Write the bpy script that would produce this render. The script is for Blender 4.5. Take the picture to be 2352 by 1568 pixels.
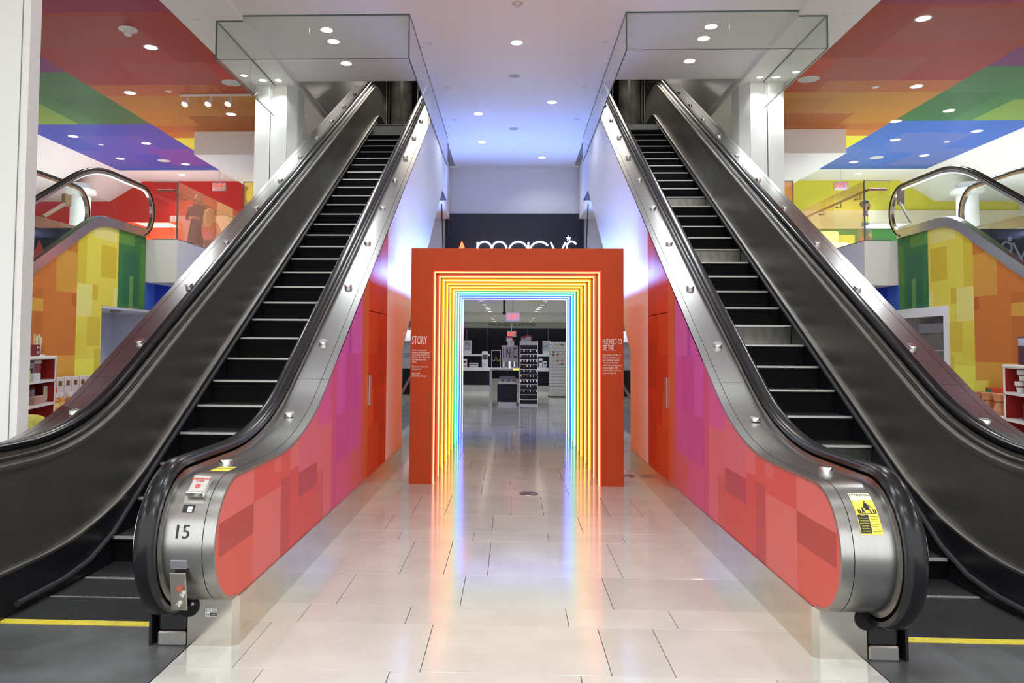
import bpy, bmesh, math, random
from mathutils import Vector, Matrix
random.seed(7)
for o in list(bpy.data.objects): bpy.data.objects.remove(o)
S = bpy.context.scene
COL = S.collection

# ---------------------------------------------------------------- camera
FPX, YAW, PITCH, ROLL, CX, CZ, PPX, PPY = 1766.115, -0.0376, 0.0463, -0.0067, -0.0606, 1.55, 1108.085, 710.583
cam = bpy.data.cameras.new('camera'); camo = bpy.data.objects.new('camera', cam); COL.objects.link(camo)
cy, sy, cp, sp, cr, sr = math.cos(YAW), math.sin(YAW), math.cos(PITCH), math.sin(PITCH), math.cos(ROLL), math.sin(ROLL)
R0 = Vector((cy, -sy, 0)); F0 = Vector((sy, cy, 0)); Zu = Vector((0, 0, 1))
D0 = F0*cp + Zu*sp; U0 = Zu*cp - F0*sp
Rr = R0*cr - U0*sr; Ur = R0*sr + U0*cr
camo.matrix_world = Matrix(((Rr.x, Ur.x, -D0.x, CX), (Rr.y, Ur.y, -D0.y, 0), (Rr.z, Ur.z, -D0.z, CZ), (0, 0, 0, 1)))
cam.sensor_width = 36; cam.lens = FPX/2352*36
cam.shift_x = (1176-PPX)/2352; cam.shift_y = (PPY-784)/2352
cam.clip_end = 200
S.camera = camo

# ---------------------------------------------------------------- world, exposure
w = bpy.data.worlds.new('world'); S.world = w; w.use_nodes = True
bg = w.node_tree.nodes['Background']; bg.inputs[0].default_value = (.95, .98, .97, 1); bg.inputs[1].default_value = 1.7
S.view_settings.view_transform = 'Standard'; S.view_settings.look = 'None'
S.view_settings.gamma = 1; S.view_settings.exposure = .32
S.view_settings.use_curve_mapping = False

# ---------------------------------------------------------------- helpers
def lin(c):
    c /= 255.
    return c/12.92 if c <= .04045 else ((c+.055)/1.055)**2.4
def rgb(r, g, b, k=1.0): return (min(1, lin(r)*k), min(1, lin(g)*k), min(1, lin(b)*k))
MATS = {}
def mat(name, col=(.8, .8, .8), rough=.5, metal=0., emit=None, es=0., noise=0., nscale=8., stretch=(1, 1, 1), bump=0., coat=0., spec=.5, attr=None):
    if name in MATS: return MATS[name]
    m = bpy.data.materials.new(name); m.use_nodes = True; nt = m.node_tree; b = nt.nodes['Principled BSDF']
    b.inputs['Base Color'].default_value = (*col, 1); b.inputs['Roughness'].default_value = rough; b.inputs['Metallic'].default_value = metal
    b.inputs['Specular IOR Level'].default_value = spec
    if coat: b.inputs['Coat Weight'].default_value = coat; b.inputs['Coat Roughness'].default_value = .05
    if emit: b.inputs['Emission Color'].default_value = (*emit, 1); b.inputs['Emission Strength'].default_value = es
    src = None
    if attr:
        a = nt.nodes.new('ShaderNodeAttribute'); a.attribute_name = attr; src = a.outputs['Color']
        nt.links.new(src, b.inputs['Base Color'])
    if noise or bump:
        tc = nt.nodes.new('ShaderNodeTexCoord'); mp = nt.nodes.new('ShaderNodeMapping'); mp.inputs['Scale'].default_value = stretch
        n = nt.nodes.new('ShaderNodeTexNoise'); n.inputs['Scale'].default_value = nscale; n.inputs['Detail'].default_value = 6
        nt.links.new(tc.outputs['Object'], mp.inputs[0]); nt.links.new(mp.outputs[0], n.inputs[0])
        if noise:
            mx = nt.nodes.new('ShaderNodeMix'); mx.data_type = 'RGBA'; mx.blend_type = 'MULTIPLY'; mx.inputs[0].default_value = 1
            rp = nt.nodes.new('ShaderNodeMapRange'); rp.inputs[1].default_value = .3; rp.inputs[2].default_value = .7
            rp.inputs[3].default_value = 1-noise; rp.inputs[4].default_value = 1+noise*.3
            nt.links.new(n.outputs[0], rp.inputs[0]); nt.links.new(rp.outputs[0], mx.inputs[7])
            if src: nt.links.new(src, mx.inputs[6])
            else: mx.inputs[6].default_value = (*col, 1)
            nt.links.new(mx.outputs[2], b.inputs['Base Color'])
        if bump:
            bp = nt.nodes.new('ShaderNodeBump'); bp.inputs[0].default_value = bump; bp.inputs[1].default_value = .01
            nt.links.new(n.outputs[0], bp.inputs['Height']); nt.links.new(bp.outputs[0], b.inputs['Normal'])
    MATS[name] = m; return m
def glass(name, tint=(.93, .96, .94), refl=1.0, rough=.0, haze=0., hc=(.8, .82, .8)):
    if name in MATS: return MATS[name]
    m = bpy.data.materials.new(name); m.use_nodes = True; nt = m.node_tree; nt.nodes.clear()
    out = nt.nodes.new('ShaderNodeOutputMaterial'); mx = nt.nodes.new('ShaderNodeMixShader')
    tr = nt.nodes.new('ShaderNodeBsdfTransparent'); tr.inputs[0].default_value = (*tint, 1)
    gl = nt.nodes.new('ShaderNodeBsdfGlossy'); gl.inputs['Roughness'].default_value = rough; gl.inputs['Color'].default_value = (.95, .97, .96, 1)
    fr = nt.nodes.new('ShaderNodeFresnel'); fr.inputs[0].default_value = 1.5
    mu = nt.nodes.new('ShaderNodeMath'); mu.operation = 'MULTIPLY'; mu.inputs[1].default_value = refl
    ge = nt.nodes.new('ShaderNodeNewGeometry'); iv = nt.nodes.new('ShaderNodeMath'); iv.operation = 'SUBTRACT'; iv.inputs[0].default_value = 1     # only the entry face reflects
    m3 = nt.nodes.new('ShaderNodeMath'); m3.operation = 'MULTIPLY'
    nt.links.new(ge.outputs['Backfacing'], iv.inputs[1]); nt.links.new(iv.outputs[0], m3.inputs[0]); nt.links.new(mu.outputs[0], m3.inputs[1])
    nt.links.new(fr.outputs[0], mu.inputs[0]); nt.links.new(m3.outputs[0], mx.inputs[0])
    nt.links.new(tr.outputs[0], mx.inputs[1]); nt.links.new(gl.outputs[0], mx.inputs[2])
    last = mx.outputs[0]
    if haze:
        m2 = nt.nodes.new('ShaderNodeMixShader'); m2.inputs[0].default_value = haze
        df = nt.nodes.new('ShaderNodeBsdfDiffuse'); df.inputs[0].default_value = (*hc, 1)
        nt.links.new(last, m2.inputs[1]); nt.links.new(df.outputs[0], m2.inputs[2]); last = m2.outputs[0]
    nt.links.new(last, out.inputs[0]); MATS[name] = m; return m
def emis(name, col, s):
    if name in MATS: return MATS[name]
    m = bpy.data.materials.new(name); m.use_nodes = True; nt = m.node_tree; nt.nodes.clear()
    out = nt.nodes.new('ShaderNodeOutputMaterial'); e = nt.nodes.new('ShaderNodeEmission')
    e.inputs[0].default_value = (*col, 1); e.inputs[1].default_value = s; nt.links.new(e.outputs[0], out.inputs[0]); MATS[name] = m; return m

def clip(poly, a, b, c):            # keep a*x+b*y+c >= 0
    out = []
    for i in range(len(poly)):
        p, q = poly[i], poly[(i+1) % len(poly)]
        dp, dq = a*p[0]+b*p[1]+c, a*q[0]+b*q[1]+c
        if dp >= 0: out.append(p)
        if (dp > 0 > dq) or (dp < 0 < dq):
            t = dp/(dp-dq); out.append((p[0]+(q[0]-p[0])*t, p[1]+(q[1]-p[1])*t))
    return out

class MB:
    """collects faces, then builds ONE mesh object; sx=-1 mirrors across the aisle's centre plane"""
    def __init__(s, sx=1): s.v = []; s.f = []; s.c = []; s.mi = []; s.sx = sx; s.sm = []
    def add(s, vs, fs, col=None, mi=0, smooth=False):
        k = len(s.v); s.v += [tuple(p) for p in vs]
        for f in fs: s.f.append([i+k for i in f]); s.c.append(col); s.mi.append(mi); s.sm.append(smooth)
        return s
    def box(s, x0, x1, y0, y1, z0, z1, col=None, mi=0):
        v = [(x, y, z) for z in (z0, z1) for y in (y0, y1) for x in (x0, x1)]
        return s.add(v, [(0, 2, 3, 1), (4, 5, 7, 6), (0, 1, 5, 4), (2, 6, 7, 3), (0, 4, 6, 2), (1, 3, 7, 5)], col, mi)
    def cbox(s, c, d, **k): return s.box(c[0]-d[0]/2, c[0]+d[0]/2, c[1]-d[1]/2, c[1]+d[1]/2, c[2]-d[2]/2, c[2]+d[2]/2, **k)
    def bbox(s, x0, x1, y0, y1, z0, z1, b=.01, col=None, mi=0):      # box with chamfered edges
        v = []
        for sx_, x in ((1, x0), (-1, x1)):
            for sy_, y in ((1, y0), (-1, y1)):
                for sz_, z in ((1, z0), (-1, z1)):
                    v += [(x, y+sy_*b, z+sz_*b), (x+sx_*b, y, z+sz_*b), (x+sx_*b, y+sy_*b, z)]
        bm = bmesh.new(); [bm.verts.new(p) for p in v]; bmesh.ops.convex_hull(bm, input=bm.verts)
        bmesh.ops.dissolve_limit(bm, angle_limit=.02, verts=bm.verts, edges=bm.edges)
        bm.verts.index_update(); vs = [x.co[:] for x in bm.verts]; fs = [[x.index for x in f.verts] for f in bm.faces]; bm.free()
        return s.add(vs, fs, col, mi)
    def cyl(s, p0, p1, r, n=16, r1=None, cap=True, mi=0, col=None):
        p0, p1 = Vector(p0), Vector(p1); r1 = r if r1 is None else r1
        d = (p1-p0).normalized(); a = d.orthogonal().normalized(); b = d.cross(a)
        v = []
        for p, q in ((p0, r), (p1, r1)):
            v += [p+(a*math.cos(2*math.pi*i/n)+b*math.sin(2*math.pi*i/n))*q for i in range(n)]
        s.add(v, [(i, (i+1) % n, n+(i+1) % n, n+i) for i in range(n)], col, mi, True)
        if cap: s.add(v, [tuple(range(n-1, -1, -1)), tuple(range(n, 2*n))], col, mi)
        return s
    def lathe(s, c, prof, n=20, axis='Z', mi=0, col=None):
        v = []
        for r, h in prof:
            for i in range(n):
                a = 2*math.pi*i/n; x, y = r*math.cos(a), r*math.sin(a)
                v.append((c[0]+x, c[1]+y, c[2]+h) if axis == 'Z' else (c[0]+x, c[1]+h, c[2]+y) if axis == 'Y' else (c[0]+h, c[1]+x, c[2]+y))
        f = [(j*n+i, j*n+(i+1) % n, (j+1)*n+(i+1) % n, (j+1)*n+i) for j in range(len(prof)-1) for i in range(n)]
        return s.add(v, f, col, mi, True)
    def sphere(s, c, r, n=14, m=9, mi=0, col=None):
        if isinstance(r, (int, float)): r = (r, r, r)
        v = [(c[0]+r[0]*math.sin(math.pi*j/m)*math.cos(2*math.pi*i/n), c[1]+r[1]*math.sin(math.pi*j/m)*math.sin(2*math.pi*i/n), c[2]+r[2]*math.cos(math.pi*j/m)) for j in range(m+1) for i in range(n)]
        return s.add(v, [(j*n+i, (j+1)*n+i, (j+1)*n+(i+1) % n, j*n+(i+1) % n) for j in range(m) for i in range(n)], col, mi, True)
    def tube(s, pts, r, n=10, mi=0, cap=True):
        pts = [Vector(p) for p in pts]; v = []; a = None
        for i, p in enumerate(pts):
            t = (pts[min(i+1, len(pts)-1)]-pts[max(i-1, 0)]).normalized()
            a = (t.orthogonal() if a is None else a-t*a.dot(t)).normalized(); b = t.cross(a)
            rr = r[i] if isinstance(r, (list, tuple)) else r
            v += [p+(a*math.cos(2*math.pi*k/n)+b*math.sin(2*math.pi*k/n))*rr for k in range(n)]
        m = len(pts)
        s.add(v, [(j*n+i, j*n+(i+1) % n, (j+1)*n+(i+1) % n, (j+1)*n+i) for j in range(m-1) for i in range(n)], None, mi, True)
        if cap: s.add(v, [tuple(range(n-1, -1, -1)), tuple(range((m-1)*n, m*n))], None, mi)
        return s
    def sweep(s, path, sec, closed=True, cap=True, smooth=True, mi=0):
        """path: (y,z) points; sec: (x, n) offsets, n along the path's outward normal"""
        nm = normals(path); k = len(sec); v = []
        for (y, z), (ny, nz) in zip(path, nm):
            for x, n in sec: v.append((x, y+ny*n, z+nz*n))
        f = []
        for j in range(len(path)-1):
            for i in range(k if closed else k-1):
                f.append((j*k+i, j*k+(i+1) % k, (j+1)*k+(i+1) % k, (j+1)*k+i))
        s.add(v, f, None, mi, smooth)
        if cap and closed: s.add(v, [tuple(range(k-1, -1, -1)), tuple(range((len(path)-1)*k, len(path)*k))], None, mi)
        return s
    def plate(s, pts, x0, x1, mi=0):                # (y,z) polygon given thickness in x
        n = len(pts); v = [(x0, *p) for p in pts]+[(x1, *p) for p in pts]
        return s.add(v, [tuple(range(n)), tuple(range(2*n-1, n-1, -1))]+[(i, n+i, n+(i+1) % n, (i+1) % n) for i in range(n)], None, mi)
    def prism(s, pts, z0, z1, mi=0):                # (x,y) polygon given height
        n = len(pts); v = [(*p, z0) for p in pts]+[(*p, z1) for p in pts]
        return s.add(v, [tuple(range(n-1, -1, -1)), tuple(range(n, 2*n))]+[(i, (i+1) % n, n+(i+1) % n, n+i) for i in range(n)], None, mi)
    def build(s, name, mats, parent=None, **props):
        me = bpy.data.meshes.new(name)
        vs = s.v if s.sx == 1 else [(-x, y, z) for x, y, z in s.v]
        fs = s.f if s.sx == 1 else [f[::-1] for f in s.f]
        me.from_pydata(vs, [], fs)
        for m in (mats if isinstance(mats, (list, tuple)) else [mats]): me.materials.append(m)
        me.polygons.foreach_set('material_index', s.mi)
        me.polygons.foreach_set('use_smooth', s.sm)
        if any(c is not None for c in s.c):
            at = me.color_attributes.new('Col', 'FLOAT_COLOR', 'CORNER'); i = 0
            for p, c in zip(me.polygons, s.c):
                for _ in p.loop_indices: at.data[i].color = (*(c or (.5, .5, .5)), 1); i += 1
        me.update()
        if any(s.sm): me.set_sharp_from_angle(angle=.7)
        return link(name, me, parent, **props)
def normals(path):
    o = []
    for i in range(len(path)):
        a, b = path[max(i-1, 0)], path[min(i+1, len(path)-1)]
        ty, tz = b[0]-a[0], b[1]-a[1]; l = math.hypot(ty, tz) or 1
        o.append((-tz/l, ty/l))
    return o
def offset(path, n): return [(y+ny*n, z+nz*n) for (y, z), (ny, nz) in zip(path, normals(path))]
def link(name, data, parent=None, **props):
    o = bpy.data.objects.new(name, data); COL.objects.link(o)
    if parent is not None: o.parent = parent; o.matrix_parent_inverse = parent.matrix_world.inverted()
    for k, v in props.items(): o[k] = v
    return o
def thing(name, label, category, loc=(0, 0, 0), **props):
    o = bpy.data.objects.new(name, None); COL.objects.link(o); o.location = loc; o.empty_display_size = .1
    o.matrix_world = Matrix.Translation(loc)
    o['label'] = label; o['category'] = category
    for k, v in props.items(): o[k] = v
    return o
def copy_tree(o, delta, parent=None, **props):
    c = o.copy(); COL.objects.link(c)
    if parent is None: c.location = o.location+Vector(delta)
    else: c.parent = parent; c.matrix_parent_inverse = o.matrix_parent_inverse.copy()
    for ch in o.children: copy_tree(ch, delta, c)
    for k, v in props.items(): c[k] = v
    return c
def text(name, body, size, loc, m, parent=None, rot=(math.pi/2, 0, 0), sx=1., depth=.002, align='CENTER', **props):
    cu = bpy.data.curves.new(name, 'FONT'); cu.body = body; cu.size = size; cu.extrude = depth; cu.align_x = align; cu.align_y = 'CENTER'
    cu.resolution_u = 3
    t = bpy.data.objects.new('tmp', cu); COL.objects.link(t)
    dg = bpy.context.evaluated_depsgraph_get(); me = bpy.data.meshes.new_from_object(t.evaluated_get(dg))
    bpy.data.objects.remove(t)
    me.transform(Matrix.Translation(loc) @ Matrix.Rotation(rot[2], 4, 'Z') @ Matrix.Rotation(rot[0], 4, 'X') @ Matrix.Scale(sx, 4, (1, 0, 0)))
    me.materials.clear(); me.materials.append(m)
    return link(name, me, parent, **props)
def spot(x, y, z, power, col=(.90, .975, 1.0), size=2.3, r=.06, blend=.6, aim=None):
    l = bpy.data.lights.new('downlight_beam', 'SPOT'); l.energy = power; l.color = col; l.spot_size = size; l.spot_blend = blend; l.shadow_soft_size = r
    o = bpy.data.objects.new('downlight_beam', l); COL.objects.link(o); o.location = (x, y, z)
    if aim: o.rotation_euler = (Vector(aim)-Vector((x, y, z))).to_track_quat('-Z', 'Y').to_euler()
    return o

# ---------------------------------------------------------------- materials
STEEL = mat('brushed_steel', (.42, .415, .40), .27, 1., noise=.06, nscale=30, stretch=(1, .06, .06), bump=.02)
STEEL2 = mat('satin_steel', (.52, .50, .47), .36, 1., noise=.12, nscale=5)
DARKSTEEL = mat('dark_balustrade_steel', (.44, .42, .39), .38, 1., noise=.10, nscale=3)
KICK = mat('kick_plate_steel', (.74, .69, .62), .17, 1., noise=.10, nscale=4, bump=.03)
RUBBER = mat('black_rubber', (.008, .008, .010), .22, spec=.35)
BLACK = mat('matt_black', (.010, .010, .012), .5)
CHROME = mat('chrome', (.86, .85, .83), .24, 1.)
WHITE = mat('white_paint', (.80, .78, .76), .6)
WHITEG = mat('white_gloss', (.82, .81, .79), .22)
CEILM = mat('ceiling_white', (.90, .875, .845), .75, spec=.2)
TRED = mat('portal_orange', rgb(188, 70, 32), .6, spec=.2, noise=.05, nscale=3)
LET = mat('white_lettering', (.85, .78, .74), .6)
PAINT = mat('painted_patches', rough=.42, attr='Col', spec=.10)
PRINT = mat('printed_vinyl', rough=.4, attr='Col', spec=.16)
# ================================================================= structure
def st(o): o['kind'] = 'structure'; return o
STONE = mat('limestone', (.60, .58, .525), .12, noise=.10, nscale=3, spec=.55)
nt = STONE.node_tree; b = nt.nodes['Principled BSDF']
src = b.inputs['Base Color'].links[0].from_socket
oi = nt.nodes.new('ShaderNodeObjectInfo'); rp = nt.nodes.new('ShaderNodeMapRange'); rp.inputs[3].default_value = .90; rp.inputs[4].default_value = 1.05
mx = nt.nodes.new('ShaderNodeMix'); mx.data_type = 'RGBA'; mx.blend_type = 'MULTIPLY'; mx.inputs[0].default_value = 1
nt.links.new(oi.outputs['Random'], rp.inputs[0]); nt.links.new(rp.outputs[0], mx.inputs[7]); nt.links.new(src, mx.inputs[6]); nt.links.new(mx.outputs[2], b.inputs['Base Color'])
JOINT = mat('floor_joint', (.16, .13, .11), .8)

floor = st(MB().box(-14, 14, -8, 37, -.20, -.012).build('floor', JOINT))
rows = [(3.107, 3.711, [-1.236, -.629, .274, 1.182]), (3.711, 4.332, [-1.388, -.486, .422, .722]), (4.332, 4.633, [-1.248, -.644, .267, .868]),
        (4.633, 5.257, [-1.099, -.357, .552]), (5.257, 6.16, [-.812, -.512, -.212, .696]), (6.16, 6.472, [-.956, -.357, .248, .851]),
        (6.472, 7.094, [-1.116, -.213, .546]), (7.094, 8.007, [-.961, -.662, -.053, .246, .852, 1.147]), (8.007, 8.625, [-1.238, -.364, .545]),
        (8.625, 8.934, [-.97, -.063, .844]), (8.934, 9.853, [-.371, .542]), (9.853, 10.471, [-.576, .331, .639]), (10.471, 11.417, [-.762, -.279, .027]),
        (11.417, 11.715, [-.128, .8]), (11.715, 12.328, [-.289, .625]), (12.328, 12.62, [-.6, .3]), (12.62, 13.233, [-.4, .018, .333]), (13.233, 13.972, [-.7, .2, .75])]
y = 13.972
for h in (.62, .31, .92, .62, .31, .62, .92, .31, .62, .92, .62, .31, .62):
    x = random.uniform(-1.4, -.6); js = []
    while x < 1.3: js.append(x); x += random.choice((.61, .91, .91))
    rows.append((y, y+h, js)); y += h
YEND = y
def tile(x0, x1, y0, y1):
    MB().bbox(x0+.0018, x1-.0018, y0+.0018, y1-.0018, -.016, 0, b=.0012).build('tile', STONE, floor)
for y0, y1, js in rows:
    xe = 1.705 if y1 < 9 else 1.66 if y1 < 9.9 else 2.9
    if y0 > 9.8: js = [-2.2, -1.45]+[j for j in js if -1.3 < j < 1.3]+[1.4, 2.1]
    e = [-xe]+[j for j in js if -xe < j < xe]+[xe]
    for a, c in zip(e, e[1:]): tile(a, c, y0, y1)
# rows behind the photographer
MB().box(-1.705, 1.705, -8, 3.105, -.016, 0).build('stone_paving', STONE, floor)
for s in (-1, 1):
    MB(s).box(3.45, 14, -8, 37, -.016, 0).build('stone_paving', STONE, floor)
    MB(s).box(2.9, 3.45, 9.9, 37, -.016, 0).build('stone_paving', STONE, floor)
MB().box(-2.9, 2.9, YEND+.002, 37, -.016, 0).build('stone_paving', STONE, floor)
BRASS = mat('floor_disc_metal', (.32, .29, .30), .4, 1.)
for x, yy in ((.129, 8.135), (.127, 14.611), (1.329, 9.328)):
    o = thing('floor_outlet', {8.135: 'round dull metal floor outlet cover in front of the rainbow tunnel', 14.611: 'round metal floor outlet cover beyond the far end of the rainbow tunnel', 9.328: 'round metal floor outlet cover between tunnel and right escalator'}[yy], 'outlet', (x, yy, 0), group='floor outlets')
    MB().lathe((x, yy, .0005), [(.0, .004), (.075, .004), (.08, .0)], 24).build('cover', BRASS, o)
    MB().lathe((x, yy, .0005), [(.082, .0), (.082, .005), (.094, .005), (.097, 0)], 24).build('rim', mat('rim_metal', (.4, .38, .36), .35, 1.), o)

# ---- ceilings
ceil = st(MB().box(-1.47, 1.47, -3, 18.97, 5.97, 6.2).box(1.47, 3.7, -3, 12.66, 5.97, 6.18).box(-3.7, -1.47, -3, 12.66, 5.97, 6.18).build('ceiling', CEILM))
def patchwork(mb, rects, dom, put):
    a0, a1, b0, b1 = dom
    A = sorted({a0, a1}|{min(max(v, a0), a1) for r in rects for v in r[:2]}); B = sorted({b0, b1}|{min(max(v, b0), b1) for r in rects for v in r[2:4]})
    for p, q in zip(A, A[1:]):
        for u, v in zip(B, B[1:]):
            if q-p < 1e-6 or v-u < 1e-6: continue
            c = None; m, n = (p+q)/2, (u+v)/2
            for r in rects:
                if r[0] < m < r[1] and r[2] < n < r[3]: c = r[4]
            put(mb, p, q, u, v, c)
K = 1.5
def cr_(l): return [(a, b_, c, d, rgb(*e, K)) for a, b_, c, d, e in l]
def ceilpatch(left):
    bl = [(62, 72, 150), (78, 78, 150), (98, 70, 142), (55, 85, 160)] if left else [(58, 92, 165), (82, 98, 160), (66, 96, 165), (50, 88, 160)]
    return cr_([(4.55, 10, -8, 20, (150, 45, 40)), (4.55, 7.25, -8, 9.75, (128, 32, 60)), (7.25, 10, -8, 9.75, (120, 40, 90)), (6.2, 7.25, 6, 9.75, (150, 40, 70)),
        (4.55, 7.25, 9.75, 12.58, (150, 46, 38)), (4.55, 5.25, 9.75, 11.6, (140, 36, 26)), (5.25, 7.25, 9.85, 10.95, (142, 60, 50)), (4.85, 6.2, 11.55, 12.58, (146, 60, 52)), (6.2, 7.25, 11.2, 12.58, (148, 44, 40)), (4.55, 4.85, 11.6, 12.58, (160, 46, 40)),
        (4.55, 7.25, 12.58, 13.15, (166, 88, 48)), (4.55, 5.1, 12.58, 13.15, (158, 64, 40)), (4.55, 7.25, 13.15, 14.35, (166, 112, 46)), (4.55, 5.6, 13.5, 14.35, (160, 102, 44)), (4.55, 6.3, 14.35, 15.45, (150, 84, 36)), (6.3, 7.25, 14.35, 15.0, (165, 110, 44)), (6.3, 7.25, 15.0, 15.9, (158, 88, 48)), (4.55, 7.45, 15.9, 18.9, (196, 186, 60)), (6.3, 7.25, 15.45, 15.9, (165, 100, 50)),
        (7.25, 10, 9.75, 11.95, (112, 48, 100)), (7.25, 8.2, 9.75, 11.2, (140, 48, 52)), (8.2, 10, 10.6, 11.95, (88, 50, 115)),
        (7.25, 10, 11.95, 14.85, (64, 108, 66)), (8.7, 10, 13.6, 14.85, (112, 138, 66)), (7.25, 8.3, 13.2, 14.85, (56, 98, 60)),
        (7.25, 10, 14.85, 18.9, bl[0]), (7.9, 9.3, 15.7, 17.3, bl[1]), (7.3, 8.3, 16.8, 18.4, bl[2]), (8.9, 10, 16.9, 18.9, bl[1]), (7.25, 10, 18.55, 18.9, bl[3])])
def putc(mb, p, q, u, v, c): mb.add([(p, u, 5.9), (q, u, 5.9), (q, v, 5.9), (p, v, 5.9)], [(0, 3, 2, 1)], c)
for s, nm in ((-1, 'left'), (1, 'right')):
    o = st(MB(s).box(3.7, 4.55, -3, 20.2, 5.9, 6.18).box(4.55, 10, 18.9, 20.2, 5.9, 6.18).box(4.55, 10, -3, 18.9, 5.905, 6.18).build('ceiling_'+nm, CEILM))
    mb = MB(s); patchwork(mb, ceilpatch(s < 0), (4.55, 10, -3, 18.9), putc); mb.build('painted_ceiling', PAINT, o)
    # white cove that steps down along the outer side
    MB(s).add([(10, -3, 5.9), (10, 20.2, 5.9), (10.9, 20.2, 5.35), (10.9, -3, 5.35), (14, -3, 5.35), (14, 20.2, 5.35)], [(0, 1, 2, 3), (3, 2, 5, 4)]).build('cove', CEILM, o)
    MB(s).box(4.6, 6.6, 15.42, 18.9, 5.42, 5.9).build('bulkhead', CEILM, o)
    # upper storey around the stair opening
    up = st(MB(s).box(3.62, 3.699, 12.67, 22, 5.975, 9.2).box(1.37, 1.47, 12.66, 22, 6.2, 9.2).box(1.37, 3.8, 12.56, 12.66, 6.19, 9.2).build('wall_upper_'+nm, mat('upper_wall', (.50, .49, .48), .35)))
    MB(s).box(-.2, 6, 21.9, 22, 6.1, 9.2).build('back_panel', mat('upper_dark', (.035, .033, .03), .5), up)
    MB(s).box(1.37, 3.8, 12.56, 22, 9.2, 9.3).build('soffit', mat('upper_soffit', (.30, .29, .28), .7), up)
    MB(s).box(1.47, 3.7, 17.0, 22, 6.0, 6.18).build('upper_floor', mat('upper_floor', (.25, .22, .2), .3), up)
    # landing box that carries the escalator head
    MB(s).box(1.60, 3.7, 15.3, 18.9, 4.66, 5.97).build('landing_soffit', CEILM, up)
    # walls
    st(MB(s).box(13, 13.2, -8, 37, 0, 6).build('wall_side_'+nm, WHITE))
    st(MB(s).box(4.6, 13, 20.2, 20.4, 2.6, 5.95).build('wall_mezzanine_'+nm, mat('mez_wall_'+nm, rgb(200, 40, 30) if s < 0 else rgb(222, 214, 70), .5)))
    st(MB(s).box(9, 9.1, 20.4, 36, 0, 3).build('wall_jewelry_'+nm, mat('jewelry_side', (.05, .05, .06), .4)))
hall = st(MB().box(-4.6, 4.6, 18.97, 19.1, 2.75, 5.97).build('wall_back', WHITE))
st(MB().box(-9, 9, 19.1, 28, 2.75, 2.85).box(-9, 9, 28, 35, 2.6, 2.85).box(-9, -4.6, 18.97, 20.4, 2.6, 2.75).box(4.6, 9, 18.97, 20.4, 2.6, 2.75).build('ceiling_jewelry', CEILM))
jw = st(MB().box(-9, 9, 36, 36.1, 0, 2.7).build('wall_jewelry_back', mat('jewelry_black', (.008, .008, .014), .5, spec=.12)))
fas = MB().box(-9, 9, 34.9, 35.0, 2.33, 2.62).build('fascia', mat('fascia_grey', (.55, .56, .54), .5), jw)
text('lettering', 'FINE JEWELRY & WATCHES', .205, (-.03, 34.89, 2.475), BLACK, fas, sx=.86)
# thin dividers of the black back panelling
for i in range(11):
    MB().box(-5+i*.95, -4.98+i*.95, 35.96, 36.0, .2, 2.3).build('divider', mat('divider_steel', (.25, .25, .3), .3, 1.), jw)

# ---- downlights
LENS = emis('downlight_lens', (1, .93, .84), 9.)
RING = mat('downlight_ring', (.75, .73, .71), .4)
GRL = mat('grille', (.62, .60, .59), .6)
def downlight(x, y, z, label, r=.085, power=0, group='ceiling downlights', m=LENS, size=2.4):
    o = thing('downlight', label, 'downlight', (x, y, z), group=group)
    MB().lathe((x, y, z), [(r, .0), (r, -.004), (r+.018, -.006), (r+.022, 0)], 24).build('trim_ring', RING, o)
    MB().lathe((x, y, z-.003), [(0, 0), (r, 0)], 24).build('lens', m, o)
    if power:
        l = spot(x, y, z-.05, power, size=size); l.parent = o; l.matrix_parent_inverse = o.matrix_world.inverted()
    return o
order = ['nearest', 'second', 'third', 'fourth', 'fifth']
for i, (x, y, p) in enumerate([(0, 11.06, 70), (.66, 13.82, 40), (-.71, 14.5, 40), (-.72, 16.56, 20), (.644, 17.96, 20)]):
    downlight(x, y, 5.97, order[i]+' lit round downlight in the white ceiling strip above the aisle', power=p)
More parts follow.
